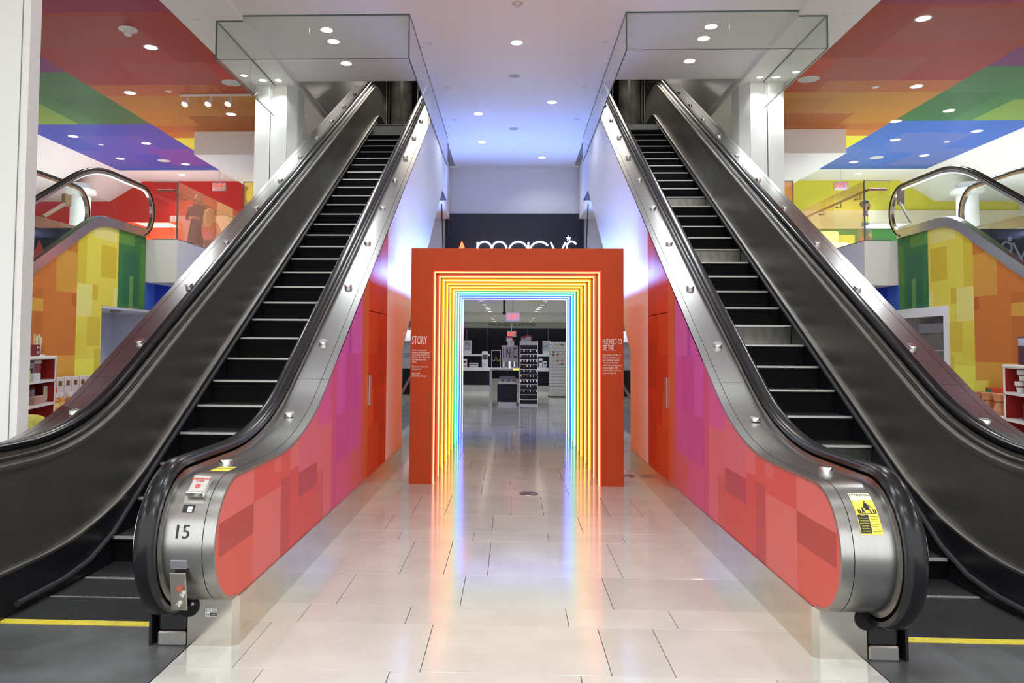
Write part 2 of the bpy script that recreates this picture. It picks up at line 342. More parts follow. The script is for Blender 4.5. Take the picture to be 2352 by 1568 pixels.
for s, nm in ((-1, 'left'), (1, 'right')):
    for i, (x, y) in enumerate([(2.68, 10.55), (2.68, 10.96), (2.68, 11.84)]):
        downlight(s*x, y, 5.97, '%s of three downlights above the %s escalator' % (('nearest', 'middle', 'farthest')[i], nm), power=45)
    for i, (x, y) in enumerate([(3.93, 12.38), (4.2, 12.38), (4.42, 12.15)]):
        downlight(s*x, y, 5.9, '%s small downlight grazing the white column beside the %s escalator' % (('inner', 'middle', 'outer')[i], nm), r=.055, power=26, size=1.9)
    L = [(5.39, 10.95), (6.72, 12.97), (5.40, 14.23), (9.33, 15.73), (8.04, 16.31), (9.32, 17.67), (8.0, 18.25)] if s < 0 else [(5.36, 10.18), (6.66, 12.87), (7.94, 14.22), (7.3, 14.87), (7.95, 16.22), (9.25, 15.59), (9.25, 17.57), (7.95, 18.18)]
    cn = ['red', 'orange', 'orange', 'blue', 'blue', 'blue', 'blue'] if s < 0 else ['red', 'orange', 'green', 'blue', 'blue', 'blue', 'blue', 'blue']
    wh = {'red': 'in the red patch', 'orange': 'in the orange patch', 'green': 'in the green patch', 'blue': 'in the blue patch'}
    dist = ['first', 'second', 'third', 'fourth', 'fifth', 'sixth', 'seventh', 'eighth']
    for i, (x, y) in enumerate(L):
        downlight(s*x, y, 5.9, '%s nearest downlight of the %s painted ceiling, %s' % (dist[i], nm, wh[cn[i]]), power=110)
    for i, y in enumerate((-2, .8, 3.6, 7.0)):              # rows of the same downlights carry on behind the photographer
        downlight(s*2.68, y, 5.97, 'downlight over the %s escalator bay out of view, %s' % (nm, dist[i]), power=60)
        downlight(s*7.2, y, 5.9, 'downlight of the %s painted ceiling out of view, %s' % (nm, dist[i]), power=210)
    for i, y in enumerate((-1.5, 1, 4)): downlight(s*.7, y, 5.97, 'downlight of the aisle ceiling out of view, %s, %s' % (nm, dist[i]), power=120)
    # jewelry hall
    for i, (x, y, z) in enumerate([(.86, 20.75, 2.75), (.85, 22.75, 2.75), (.84, 24.1, 2.75), (.82, 25.45, 2.75), (.82, 27.3, 2.75), (.8, 29.5, 2.6), (.8, 31.5, 2.6), (.8, 33.8, 2.6)]):
        downlight(s*x, y, z, '%s downlight from the tunnel in the %s row of the jewelry hall' % (dist[i], nm), r=.07, power=32 if i < 7 else 40, group='jewelry hall downlights')
    for i, (x, y) in enumerate([(3.6, 22), (3.6, 26), (3.6, 30)]):
        downlight(s*x, y, 2.75 if y < 28 else 2.6, '%s downlight of the outer %s row in the jewelry hall' % (dist[i], nm), r=.07, power=36, group='jewelry hall downlights')
    # speakers, detectors
    x, y = (8.37, 17.89) if s < 0 else (8.28, 17.76)
    o = thing('ceiling_speaker', 'round white speaker grille in the blue patch of the %s ceiling' % nm, 'speaker', (s*x, y, 5.9))
    MB().lathe((s*x, y, 5.899), [(0, -.006), (.13, -.006), (.15, 0)], 24).build('grille', GRL, o)
    o = thing('ceiling_speaker', 'round white speaker grille at the red and orange border beside the %s column' % nm, 'speaker', (s*4.75, 12.5, 5.9))
    MB().lathe((s*4.75, 12.5, 5.899), [(0, -.006), (.15, -.006), (.17, 0)], 24).build('grille', GRL, o)
    for i, (x, y, z) in enumerate([(4.3, 10.0, 5.9), (6.0, 12.9, 5.9), (9.1, 16.4, 5.9), (1.28, 11.05, 5.97), (1.18, 13.0, 5.97), (1.2, 14.9, 5.97)]):
        o = thing('concealed_sprinkler', '%s small flat white sprinkler plate in the ceiling, %s side, counted from the front' % (dist[i], nm), 'sprinkler', (s*x, y, z), group='flat sprinkler plates')
        MB().lathe((s*x, y, z-.0005), [(0, -.008), (.05, -.008), (.058, 0)], 16).build('cover_plate', RING, o)
for y, lb in ((12.44, 'unlit round ceiling fitting with pale rim above the aisle'), (15.53, 'dark round speaker grille in the ceiling above the aisle')):
    o = thing('ceiling_fitting', lb, 'fitting', (-.03, y, 5.97))
    MB().lathe((-.03, y, 5.968), [(0, 0), (.085, 0)], 24).build('lens', mat('unlit_lens', (.40, .38, .36), .3), o)
    MB().lathe((-.03, y, 5.969), [(.086, 0), (.09, -.008), (.11, -.006), (.115, 0)], 24).build('trim_ring', RING, o)
o = thing('smoke_detector', 'white smoke detector with drum base on the red ceiling patch', 'smoke detector', (-5.4, 10.3, 5.9))
MB().lathe((-5.4, 10.3, 5.899), [(0, -.02), (.11, -.02), (.125, -.012), (.128, 0)], 24).build('base', RING, o)
MB().lathe((-5.4, 10.3, 5.899), [(0, -.085), (.045, -.085), (.055, -.07), (.055, -.045), (.075, -.03), (.075, -.02)], 20).build('sensor', mat('sensor_white', (.72, .68, .66), .4), o)
o = thing('sprinkler', 'sprinkler cage at the top edge of the aisle ceiling', 'sprinkler', (.0, 9.75, 5.97))
MB().lathe((0, 9.75, 5.969), [(0, -.03), (.02, -.03), (.03, -.01), (.075, -.004), (.08, 0)], 18).build('escutcheon', GRL, o)
MB().tube([(-.02, 9.75, 5.96), (-.025, 9.75, 5.92), (0, 9.75, 5.90), (.025, 9.75, 5.92), (.02, 9.75, 5.96)], .005, 6).build('frame', CHROME, o)

# ---- columns
LITW = mat('column_white', (.70, .70, .675), .45)
o = thing('column', 'broad white clad pier at the left edge of the picture', 'column', (-4.7, 5.9, 0))
MB().box(-5.9, -3.72, 5.5, 5.64, 0, 5.9).build('cladding', LITW, o)
MB().box(-3.722, -3.716, 5.505, 5.635, 0, 5.9).build('joint', mat('joint_grey', (.2, .22, .2), .6), o)
MB().box(-3.716, -3.66, 5.51, 5.64, 0, 5.9).build('edge_strip', mat('column_strip', (.72, .69, .67), .5), o)
for s, nm in ((-1, 'left'), (1, 'right')):
    o = thing('column', 'tall white panelled column behind the %s escalator' % nm, 'column', (s*4.05, 12.9, 0))
    MB(s).prism([(4.125, 12.6), (4.38, 12.6), (4.38, 13.2), (4.125, 13.2)], 0, 5.9).build('panel', LITW, o)
    MB(s).prism([(3.84, 12.6), (4.11, 12.6), (4.11, 13.2), (3.84, 13.2)], 0, 5.9).build('panel', LITW, o)
    MB(s).prism([(3.71, 12.78), (3.835, 12.6), (3.835, 13.2), (3.71, 13.2)], 0, 5.9).build('panel', LITW, o)
    MB(s).box(4.105, 4.13, 12.615, 13.19, 0, 5.4).build('joint', BLACK, o)
    # upper storey column and poles seen over the escalator head
    o = thing('upper_column', 'dark mottled round column at the head of the %s escalator' % nm, 'column', (s*2.9, 19.2, 6.18))
    MB(s).lathe((2.88, 19.2, 6.18), [(.30, 0), (.27, .03), (.27, 3.02)], 28).build('shaft', mat('mottled_dark', (.10, .095, .085), .25, noise=.75, nscale=2.2), o)
    for k, (x, h) in enumerate(((3.24, 3.0), (3.31, 3.0), (2.5, 3.0))):
        q = thing('pole', '%s slim metal pole behind the head of the %s escalator' % (('inner', 'outer', 'aisle-side')[k], nm), 'pole', (s*x, 19.5, 6.18), group='poles beside the upper columns')
        MB(s).cyl((x, 19.5, 6.18), (x, 19.5, 9.2), .018, 10).build('shaft', mat('pole_steel', (.45, .42, .36), .35, 1.), q)
        MB(s).lathe((x, 19.5, 6.181), [(.0, .02), (.026, .02), (.03, 0)], 12).build('foot', BLACK, q)
# ================================================================= main escalators
T30 = math.tan(math.radians(30))
NR, NY, NZ = .315, 3.94, .572                     # lower newel: radius and centre
ZF = NZ+NR                                         # deck height at the lower landing
ZT = 7.08                                          # deck height at the upper landing
def deck_path():
    p = []
    for i in range(19):                            # round the newel from below, over the front, to the top
        a = math.radians(-90-i*10); p.append((NY+NR*math.cos(a), NZ+NR*math.sin(a)))
    p = [(y, z) for y, z in p]
    yk = 6.267-(1.508-ZF)/T30                      # corner between level and slope
    R = 2.4; t = R*math.tan(math.radians(15))
    p += [(4.2, ZF), (yk-t, ZF)]
    for i in range(1, 11):
        a = math.radians(3*i); p.append((yk-t+R*math.sin(a), ZF+R*(1-math.cos(a))))
    yt = yk+(ZT-ZF)/T30; R2 = 1.6; t2 = R2*math.tan(math.radians(15))
    a30 = math.radians(30); y0, z0 = yt-t2*math.cos(a30), ZT-t2*math.sin(a30)
    y1, z1 = p[-1]
    for i in range(1, 20): p.append((y1+(y0-y1)*i/20, z1+(z0-z1)*i/20))
    for i in range(0, 9):
        a = math.radians(30-30*i/8); p.append((yt+t2-R2*math.sin(a), ZT-R2*(1-math.cos(a))))
    p += [(16.8, ZT)]
    for i in range(19):
        a = math.radians(90-i*10); p.append((17.0+NR*math.cos(a), ZT-NR+NR*math.sin(a)))
    return p
DP = deck_path()
def ztop(y):
    pts = DP[18:]
    for (a, b_), (c, d) in zip(pts, pts[1:]):
        if a <= y <= c and c > a: return b_+(d-b_)*(y-a)/(c-a)
    return ZT
def cut(path, ya, yb, i0=0):
    """part of the deck path between two y positions (above the newel)"""
    out = []
    for i, ((a, b_), (c, d)) in enumerate(zip(path, path[1:])):
        if c <= a: continue
        lo, hi = max(a, ya), min(c, yb)
        if hi > lo:
            if not out: out.append((lo, b_+(d-b_)*(lo-a)/(c-a)))
            out.append((hi, b_+(d-b_)*(hi-a)/(c-a)))
    return out
NEW_ = DP[:19]; UPP = DP[18:]
iU = len(DP)-19
def nose_z(y): return max(0., .997+(y-6.82)*T30)
def pl(y, a, b_): return a+(b_-a)*y

# printed cladding: one patchwork for both sides, (y, z) rectangles
PK = 1.08
CLAD = [(a, b_, c, d, rgb(e[0], e[1], min(255, e[2]*(1.2 if e[2] > 92 and e[1] < 90 else 1)), PK)) for a, b_, c, d, e in [
    (3, 20, 0, 8, (205, 88, 80)),
    (3.6, 4.19, .684, 1.2, (214, 108, 102)), (3.6, 3.69, .3, .684, (210, 92, 80)), (3.69, 4.19, .52, .684, (178, 76, 70)), (3.6, 4.19, .2, .52, (208, 92, 78)),
    (4.19, 4.69, .684, 1.2, (208, 84, 78)), (4.19, 4.69, .2, .684, (212, 106, 102)), (4.55, 4.69, .78, 1.2, (212, 100, 96)),
    (4.69, 4.88, .2, 1.3, (186, 76, 76)), (4.69, 4.88, .72, 1.3, (206, 84, 78)), (4.88, 5.07, .2, 1.3, (204, 80, 76)), (4.9, 5.07, .75, 1.3, (212, 104, 104)),
    (5.07, 5.56, .70, 1.5, (206, 100, 112)), (5.07, 5.56, .535, .70, (176, 72, 80)), (5.07, 5.56, .2, .535, (204, 80, 76)),
    (5.56, 6.0, .2, 2, (208, 100, 108)), (5.56, 5.75, .2, .62, (200, 84, 84)), (5.56, 6.0, .95, 2, (204, 84, 112)), (6.0, 6.16, .2, 2, (198, 76, 96)),
    (6.16, 6.7, .2, .60, (200, 80, 98)), (6.16, 6.7, .60, .98, (190, 68, 108)), (6.16, 6.45, .98, 1.47, (200, 80, 130)), (6.45, 6.95, .98, 1.47, (192, 62, 116)), (6.16, 6.7, 1.47, 2.4, (200, 74, 132)), (6.58, 6.7, 1.47, 2.4, (172, 58, 126)),
    (6.7, 7.17, .2, .6, (200, 84, 90)), (6.7, 7.17, .6, .98, (196, 76, 112)), (6.95, 7.17, .98, 1.47, (196, 70, 122)), (6.7, 7.17, 1.47, 2.4, (202, 84, 138)),
    (7.17, 7.35, .2, 4, (200, 82, 74)), (7.35, 7.51, .2, 4, (202, 84, 40)), (7.17, 7.35, 1.3, 4, (196, 84, 60)),
    (7.51, 8.6, .2, 4, (186, 38, 8)), (7.51, 8.0, 1.47, 1.88, (196, 56, 22)), (7.51, 8.1, .2, .75, (194, 58, 26)), (7.51, 7.8, .75, 1.1, (204, 66, 26)), (8.1, 8.6, .55, .98, (176, 34, 6)), (8.1, 8.6, 1.1, 1.6, (170, 30, 6)), (7.51, 8.1, 1.88, 2.35, (200, 56, 28)), (8.1, 8.6, 1.88, 2.3, (188, 48, 26)), (7.9, 8.2, 2.3, 3, (168, 30, 30)), (8.2, 8.6, 2.35, 3, (198, 46, 46)), (7.51, 7.9, 2.35, 3, (206, 62, 46)),
]]
CLADM = mat('satin_white_cladding', (.72, .71, .72), .34, .0, spec=.9)
def clad_panel(s, name, ya, yb, zlo, m, parent, rects=None, x=1.456, zmax=5.97, zcap=None):
    mb = MB(s)
    ys = sorted({ya, yb}|{y for y, _ in DP if ya < y < yb}|{y for r in (rects or []) for y in r[:2] if ya < y < yb})
    zs = sorted({r[i] for r in (rects or []) for i in (2, 3)})
    def top(y): return min(ztop(max(y, NY))-.004, zmax) if zcap is None else min(ztop(y)-.004, zmax, zcap)
    for p, q in zip(ys, ys[1:]):
        a0, a1, b0, b1 = zlo(p), zlo(q), top(p), top(q)
        zz = [-1]+[z for z in zs if min(a0, a1) < z < max(b0, b1)]+[9]
        for u, v in zip(zz, zz[1:]):
            poly = [(p, max(u, -1)), (q, max(u, -1)), (q, v), (p, v)]
            sl = (b1-b0)/(q-p); poly = clip(poly, sl, -1, b0-sl*p)
            sl = (a1-a0)/(q-p); poly = clip(poly, -sl, 1, -(a0-sl*p)) if poly else poly
            if len(poly) < 3: continue
            n = (sum(t[0] for t in poly)/len(poly), sum(t[1] for t in poly)/len(poly)); c = None
            for r in rects or []:
                if r[0] < n[0] < r[1] and r[2] < n[1] < r[3]: c = r[4]
            k = len(poly)
            mb.add([(x, *t) for t in poly]+[(x+.015, *t) for t in poly], [tuple(range(k-1, -1, -1)), tuple(range(k, 2*k))]+[(i, (i+1) % k, k+(i+1) % k, k+i) for i in range(k)], c)
    return mb.build(name, m, parent)
TREAD = mat('step_tread', (.02, .02, .022), .5, .3, spec=.3)
nt = TREAD.node_tree; b = nt.nodes['Principled BSDF']; tc = nt.nodes.new('ShaderNodeTexCoord'); wv = nt.nodes.new('ShaderNodeTexWave'); wv.wave_type = 'BANDS'; wv.bands_direction = 'X'
wv.inputs['Scale'].default_value = 34; bp = nt.nodes.new('ShaderNodeBump'); bp.inputs[0].default_value = .5; bp.inputs[1].default_value = .01
cr2 = nt.nodes.new('ShaderNodeMix'); cr2.data_type = 'RGBA'; cr2.inputs[6].default_value = (.006, .006, .007, 1); cr2.inputs[7].default_value = (.06, .062, .066, 1)
nt.links.new(tc.outputs['Object'], wv.inputs[0]); nt.links.new(wv.outputs['Fac'], bp.inputs['Height']); nt.links.new(bp.outputs[0], b.inputs['Normal'])
nt.links.new(wv.outputs['Fac'], cr2.inputs[0]); nt.links.new(cr2.outputs[2], b.inputs['Base Color'])
RISER = mat('step_riser', (.004, .004, .005), .6, spec=.15)
RISERL = mat('step_riser_bare', (.42, .40, .36), .38, 1., noise=.25, nscale=6, stretch=(3, 1, 1))
NOSE = mat('nosing_metal', (.66, .65, .62), .45, .6)
YEL = mat('yellow_paint', rgb(236, 214, 70), .5, noise=.2, nscale=20)
PLATE = mat('floor_plate', (.13, .135, .14), .45, .2, noise=.5, nscale=2.2)
PLATEB = PLATE
XS0, XS1 = 1.915, 2.875
def bal(s, esc, outer):
    """one balustrade; the outer one is the mirror image of the aisle-side one across the step band"""
    f = (lambda x: x) if not outer else (lambda x: 4.79-x)
    def sec(l): return [(f(x), n) for x, n in l] if not outer else [(f(x), n) for x, n in l][::-1]
    # decks: newel cap first, then lengths of deck with a fine joint between them
    joints = [4.02, 5.875, 9.55, 13.2, 17.0]
    trim = sec([(1.456, -.018), (1.512, -.018), (1.512, .0), (1.456, .0)])
    dk = sec([(1.516, -.03), (1.846, -.03), (1.846, .0), (1.516, .0)])
    seg = [NEW_+cut(UPP, NY, joints[0]-.0015)[1:]]+[cut(UPP, a+.0015, b_-.0015) for a, b_ in zip(joints, joints[1:])]+[DP[iU:]]
    for p in seg:
        MB(s).sweep(p, dk).build('deck', STEEL, esc); MB(s).sweep(p, trim).build('deck_trim', STEEL, esc)
    MB(s).sweep(DP, sec([(1.510, -.02), (1.518, -.02), (1.518, -.004), (1.510, -.004)])).build('deck_joint', BLACK, esc)
    hp = [(4.10, NZ-NR)]+DP+[(16.84, ZT-2*NR)]
    MB(s).sweep(hp[1:-1], sec([(1.712, 0), (1.818, 0), (1.812, .022), (1.718, .022)]), smooth=False).build('handrail_guide', mat('guide_steel', (.28, .26, .24), .3, 1.), esc)
    hs = [(1.765+.048*math.cos(a)*(1+.12*abs(math.sin(2*a))), .052+.027*math.sin(a)*(1+.12*abs(math.sin(2*a)))) for a in [2*math.pi*i/16 for i in range(16)]]
    MB(s).sweep(hp, sec(hs)).build('handrail', RUBBER, esc)
    # slim rail under the handrail on the step side
    MB(s).sweep(DP[18:iU+1], sec([(1.838, -.075), (1.872, -.075), (1.876, -.06), (1.872, -.04), (1.838, -.04)])).build('inner_rail', STEEL2, esc)
    # inner panels
    top, bot = offset(DP, -.02), offset(DP, -.62)
    ki = [i for i in range(18, iU+1)]
    cuts = [18, 24, 34, 41, 47, iU]
    for a, b_ in zip(cuts, cuts[1:]):
        v = []; fc = []; nn = b_-a+1
        for i in range(a, b_+1): v += [(f(1.85), *top[i]), (f(1.885), *bot[i]), (f(1.835), *top[i]), (f(1.87), *bot[i])]
        for i in range(nn-1): j = 4*i; fc += [(j, j+4, j+5, j+1), (j+2, j+3, j+7, j+6)]
        MB(s).add(v, fc, smooth=True).build('inner_panel', DARKSTEEL if b_ < 47 else STEEL2, esc)  # upper lengths take paler steel, putting their brighter reflections into the colour
    MB(s).plate([q for q in offset(NEW_, -.004)]+[(4.0, ZF-.004), (4.0, NZ-NR+.004)], f(1.835), f(1.848)).build('newel_side', STEEL, esc)
    MB(s).plate([(y, z) for y, z in offset(DP[iU:], -.004)]+[(16.9, ZT-2*NR+.004), (16.9, ZT-.004)], f(1.835), f(1.848)).build('newel_side', STEEL2, esc)
    # ledge, skirt and brush along the steps
    ld = offset(DP, -.62)[18:iU+1]
    MB(s).sweep(ld, sec([(1.862, -.02), (1.91, -.02), (1.91, -.004), (1.862, .0)]), smooth=False).build('skirt_ledge', STEEL2, esc)
    sk = [(y, z-.02) for y, z in ld]
    poly = sk+[(17.0, 5.6), (16.0, 5.6), (5.3, -.15), (3.95, -.15)]
    MB(s).plate(poly, f(1.895), f(1.91)).build('skirt_panel', mat('skirt_black', (.010, .010, .013), .3), esc)
    br = [(4.35, .06), (4.8, .062), (5.1, .10), (5.4, .21)]+[(6+.8*i, nose_z(6+.8*i)+.055) for i in range(13)]
    MB(s).tube([(f(1.925), *q) for q in br], .019, 8).build('skirt_brush', mat('brush', (.020, .020, .024), .6), esc)
    # raised studs on the deck
    for k in range(-2, 10):
        y = 6.345+.947*k
        if k == -2: y = 4.2
        z = ztop(y); sl = 0 if k == -2 else (math.radians(12) if k == -1 else math.radians(30))
        q = Matrix.Translation((f(1.622), y, z)) @ Matrix.Rotation(sl, 4, 'X')
        mb = MB(s); mb.lathe((0, 0, 0), [(.036, 0), (.036, .022), (.031, .028), (0, .029)], 18); mb.v = [tuple(q @ Vector(p)) for p in mb.v]
        mb.build('deck_stud', CHROME, esc)
    return f
def plinth(s, esc, outer):
    f = (lambda x: x) if not outer else (lambda x: 4.79-x)
    a, b_ = sorted((f(1.456), f(1.72)))
    if not outer:
        MB(s).prism([(1.486, 3.965), (1.716, 3.965), (1.716, 9.86), (1.456, 9.86), (1.456, 3.995)], 0, .250).build('plinth', KICK, esc)
        MB(s).box(1.452, 1.458, 3.995, 9.86, .2495, .256).build('kick_trim', STEEL2, esc)
        # handrail inlet and post
        pn = [(3.957+.07*(1-math.cos(t)), 1.79-.07*math.sin(t)) for t in (0,)]
        MB(s).bbox(1.722, 1.864, 3.955, 4.12, .072, .24, b=.012).build('inlet_post', BLACK, esc)
        MB(s).bbox(1.720, 1.868, 3.950, 4.12, .0, .074, b=.008).build('post_sleeve', STEEL2, esc)
        MB(s).lathe((1.715, 3.966, .205), [(0, -.012), (.055, -.012), (.062, 0)], 20, axis='Y').build('inlet_boot', RUBBER, esc)
        if s < 0: MB(s).lathe((1.688, 3.953, .215), [(0, -.004), (.009, -.003), (.011, .004)], 10, axis='Y').build('inlet_screw', CHROME, esc)
    else:
        MB(s).box(a, b_, 3.965, 9.86, 0, .25).build('plinth', KICK, esc)
        MB(s).plate(offset(NEW_, -.02)+[(y, z-.02) for y, z in cut(UPP, NY, 14.0)]+[(14, 3.9), (9.9, 1.52), (9.9, .25)], f(1.47), f(1.48)).build('outer_cladding', CLADM, esc)
def under(y): return .256 if y < 9.87 else (1.501+.583*(y-9.87) if y < 15.28 else 4.655)
def und(y): return max(.256, 1.501+.583*(y-9.87)) if y > 9.8701 else .256
def newel_low(y):
    if y >= NY: return .256
    return max(.256, NZ-math.sqrt(max(0, NR**2-(NY-y)**2)))
def newel_pts():
    return [(y, z) for y, z in NEW_]
for s, nm in ((-1, 'left'), (1, 'right')):
    esc = thing('escalator', ('steel escalator on the left of the aisle, newel numbered 15' if s < 0 else 'steel escalator on the right of the aisle, yellow safety sticker on its newel'), 'escalator', (s*2.395, 4.2, 0))
    bal(s, esc, False); bal(s, esc, True); plinth(s, esc, False); plinth(s, esc, True)
    # aisle-side cladding: newel panel with rounded end, then straight panels and the door
    mb = MB(s)
    ys = sorted({3.628, NY, 3.69, 4.19, 4.69, 4.88, 5.07, 5.56, 6.0, 6.159}|{NY-.312*math.cos(math.radians(a)) for a in range(0, 91, 6)}|{y for y, _ in DP if NY < y < 6.159})
    zs = sorted({r[i] for r in CLAD for i in (2, 3)})
    def tp(y): return ztop(y)-.004 if y >= NY else NZ+math.sqrt(max(0, .312**2-(NY-y)**2))
    def lo(y): return .256 if y >= NY else max(.256, NZ-math.sqrt(max(0, .312**2-(NY-y)**2)))
    for p, q in zip(ys, ys[1:]):
        zz = [0]+[z for z in zs if 0 < z < 3]+[3]
        for u, v in zip(zz, zz[1:]):
            poly = [(p, u), (q, u), (q, v), (p, v)]
            a0, a1, b0, b1 = lo(p), lo(q), tp(p), tp(q)
            sl = (b1-b0)/(q-p); poly = clip(poly, sl, -1, b0-sl*p)
            sl = (a1-a0)/(q-p); poly = clip(poly, -sl, 1, -(a0-sl*p)) if len(poly) > 2 else []
            if len(poly) < 3: continue
            n = (sum(t[0] for t in poly)/len(poly), sum(t[1] for t in poly)/len(poly)); c = None
            for r in CLAD:
                if r[0] < n[0] < r[1] and r[2] < n[1] < r[3]: c = r[4]
            mb.add([(1.459, *t) for t in poly], [tuple(range(len(poly)-1, -1, -1))], c)
    mb.build('cladding_panel', PRINT, esc)
    flat = lambda y: .257
    clad_panel(s, 'cladding_panel', 6.163, 7.508, flat, PRINT, esc, CLAD)
    d = clad_panel(s, 'cladding_door', 7.514, 8.598, flat, PRINT, esc, CLAD, zcap=1.878)
    clad_panel(s, 'cladding_panel', 7.514, 8.598, lambda y: 1.886, PRINT, esc, CLAD)
    MB(s).bbox(1.438, 1.458, 7.525, 7.60, .95, 1.25, b=.004).build('door_pull', mat('pull_steel', (.55, .5, .5), .35, 1.), d)
    yy = [8.603, 9.22, 9.87]
    for a, b_ in zip(yy, yy[1:]): clad_panel(s, 'cladding_panel', a, b_-.003, flat, CLADM, esc)
    yy = [9.87+.62*i for i in range(9)]+[15.28]
    for a, b_ in zip(yy, yy[1:]): clad_panel(s, 'cladding_panel', a, b_-.003, lambda y: 1.501+.583*(y-9.87), CLADM, esc)
    for a, b_ in ((15.28, 15.85), (15.85, 16.4)): clad_panel(s, 'cladding_panel', a, b_-.003, lambda y: 4.655, CLADM, esc)
    # truss underside
    MB(s).add([(x, y, z) for y, z in ((9.87, .0), (9.87, 1.501), (15.28, 4.655), (16.4, 4.655)) for x in (1.462, 3.33)], [(0, 1, 3, 2), (2, 3, 5, 4), (4, 5, 7, 6)]).build('truss_underside', mat('truss_edge', (.10, .10, .11), .5), esc)
    # steps
    shift = 0 if s < 0 else -.069+.354*.5-.177
    mesh = {}
    def step(y, z, bare, k):
        key = bare
        if key not in mesh:
            mb = MB(1); mb.box(XS0, XS1, 0, .41, -.02, 0)
            n = 7; v = []
            for i in range(n+1):
                t = i/n; v += [(XS0, .012+.03*math.sin(math.pi*t*.5), -.02-.2*t), (XS1, .012+.03*math.sin(math.pi*t*.5), -.02-.2*t)]
            mb.add(v, [(2*i, 2*i+1, 2*i+3, 2*i+2) for i in range(n)], mi=1, smooth=True)
            ob = mb.build('step', [TREAD, RISERL if bare else RISER], None); m1 = ob.data; bpy.data.objects.remove(ob)
            mb = MB(1); mb.box(XS0+.01, XS1-.01, -.004, .012, -.013, .0005)
            for i in range(60):
                xx = XS0+.012+i*(XS1-XS0-.03)/59; mb.box(xx, xx+.007, -.0042, .02, .0005, .006)
            ob = mb.build('nosing', NOSE, None); m2 = ob.data; bpy.data.objects.remove(ob)
            if s < 0:
                for m_ in (m1, m2):
                    m_.transform(Matrix.Scale(-1, 4, (1, 0, 0))); m_.flip_normals()
            mesh[key] = (m1, m2)
        a = bpy.data.objects.new('step', mesh[key][0]); COL.objects.link(a); a.parent = esc; a.matrix_parent_inverse = esc.matrix_world.inverted(); a.location = (0, y, z)
        n = bpy.data.objects.new('nosing', mesh[key][1]); COL.objects.link(n); n.parent = a
    k = -6
    while True:
        y = 6.82+.354*k+shift; z = .997+.2045*k+shift*T30
        if k <= -5: z = -.003; 
        if k == -6: y = 4.66+shift
        if z > 6.16: break
        step(y, z, s > 0 and k in (1+3, 1+8, 1+13, -1), k); k += 1
    for j in range(3): step(y+.36*j, 6.165, False, 99)
    # comb, yellow strip, floor plate
    MB(s).box(XS0-.04, XS1+.04, 4.27, 4.652, -.02, .004).build('comb_plate', TREAD, esc)
    MB(s).box(XS0-.045, XS1+.045, 4.21, 4.272, -.02, .006).build('yellow_strip', YEL, esc)
    MB(s).box(1.708, 3.42, -1.0, 4.208, -.02, .002).build('floor_plate', PLATE, esc)
    MB(s).box(1.708, 3.2, 3.4, 3.405, .002, .003).build('plate_joint', BLACK, esc)
    MB(s).box(XS0-.04, XS1+.04, 16.9, 18.0, 6.14, 6.185).build('upper_plate', PLATE, esc)
    MB(s).box(XS0-.02, XS1+.02, 4.47, 5.2, -.15, -.03).build('pit', BLACK, esc)

    # fittings on the newel
    def npatch(name, m, x0, x1, a0, a1, n=.0015, k=6, par=None, col=None):
        pts = [(NY-NR*math.cos(math.radians(a0+(a1-a0)*i/k)), NZ+NR*math.sin(math.radians(a0+(a1-a0)*i/k))) for i in range(k+1)]
        pts = pts[::1]
        ob = MB(s).sweep(pts, [(x0, 0), (x1, 0), (x1, n), (x0, n)], smooth=False); return ob.build(name, m, par or esc)
    def ntext(body, size, x, a, m, par, sx=1, n=.003):
        y, z = NY-(NR+n)*math.cos(math.radians(a)), NZ+(NR+n)*math.sin(math.radians(a))
        return text('lettering', body, size, (s*x, y, z), m, par, rot=(math.pi/2-math.radians(a), 0, 0), sx=sx, depth=.0006)
    SY = mat('sticker_yellow', rgb(240, 220, 80), .4); SW = mat('sticker_white', (.8, .8, .78), .4); SK = mat('sticker_black', (.015, .015, .02), .4)
    if s < 0:
        ntext('15', .092, 1.618, 15, SK, esc, sx=.9)
        lb = npatch('rating_label', SK, 1.578, 1.635, 32, 39); npatch('label_field', SW, 1.587, 1.610, 32.6, 37.6, n=.003, par=lb)
        for i in range(4): npatch('label_line', SK, 1.587, 1.610, 33.6+i*1.05, 33.8+i*1.05, n=.0036, par=lb)
        # stop button under a clear hinged cover on a back plate
        pt = npatch('stop_plate', STEEL2, 1.543, 1.640, 40, 70, n=.004)
        a = math.radians(56); c = Vector((-1.585, NY-(NR+.018)*math.cos(a), NZ+(NR+.018)*math.sin(a)))
        M = Matrix.Translation(c) @ Matrix.Rotation(-a, 4, 'X')
        def loc(mb): mb.v = [tuple(M @ Vector(p)) for p in mb.v]; return mb
        st_ = loc(MB().bbox(-.041, .041, -.016, .016, -.058, .058, b=.004)).build('stop_box', mat('stop_cover', (.62, .58, .55), .25, .3), esc)
        loc(MB().lathe((0, -.016, -.012), [(0, -.004), (.013, -.003), (.014, 0)], 16, axis='Y')).build('stop_button', mat('stop_red', rgb(205, 90, 85), .4), st_)
        loc(MB().bbox(-.042, .042, -.024, .010, -.066, -.052, b=.003)).build('cover_lip', CHROME, st_)
        t = text('lettering', 'EMERGENCY\nSTOP', .016, (0, 0, 0), mat('stop_red', (.5, .05, .05)), st_); t.data.transform(M @ Matrix.Translation((0, -.0168, .028)))
        # key switch plate at the foot
        KP = mat('key_plate', (.50, .47, .41), .32, 1.)
        kp = MB(s).bbox(1.585, 1.662, 3.598, 3.606, .285, .47, b=.002); M2 = Matrix.Translation((0, 3.616, .47)) @ Matrix.Rotation(math.radians(9), 4, 'X') @ Matrix.Translation((0, -3.602, -.47)); kp.v = [tuple(M2 @ Vector(p)) for p in kp.v]
        kp = kp.build('key_plate', KP, esc)
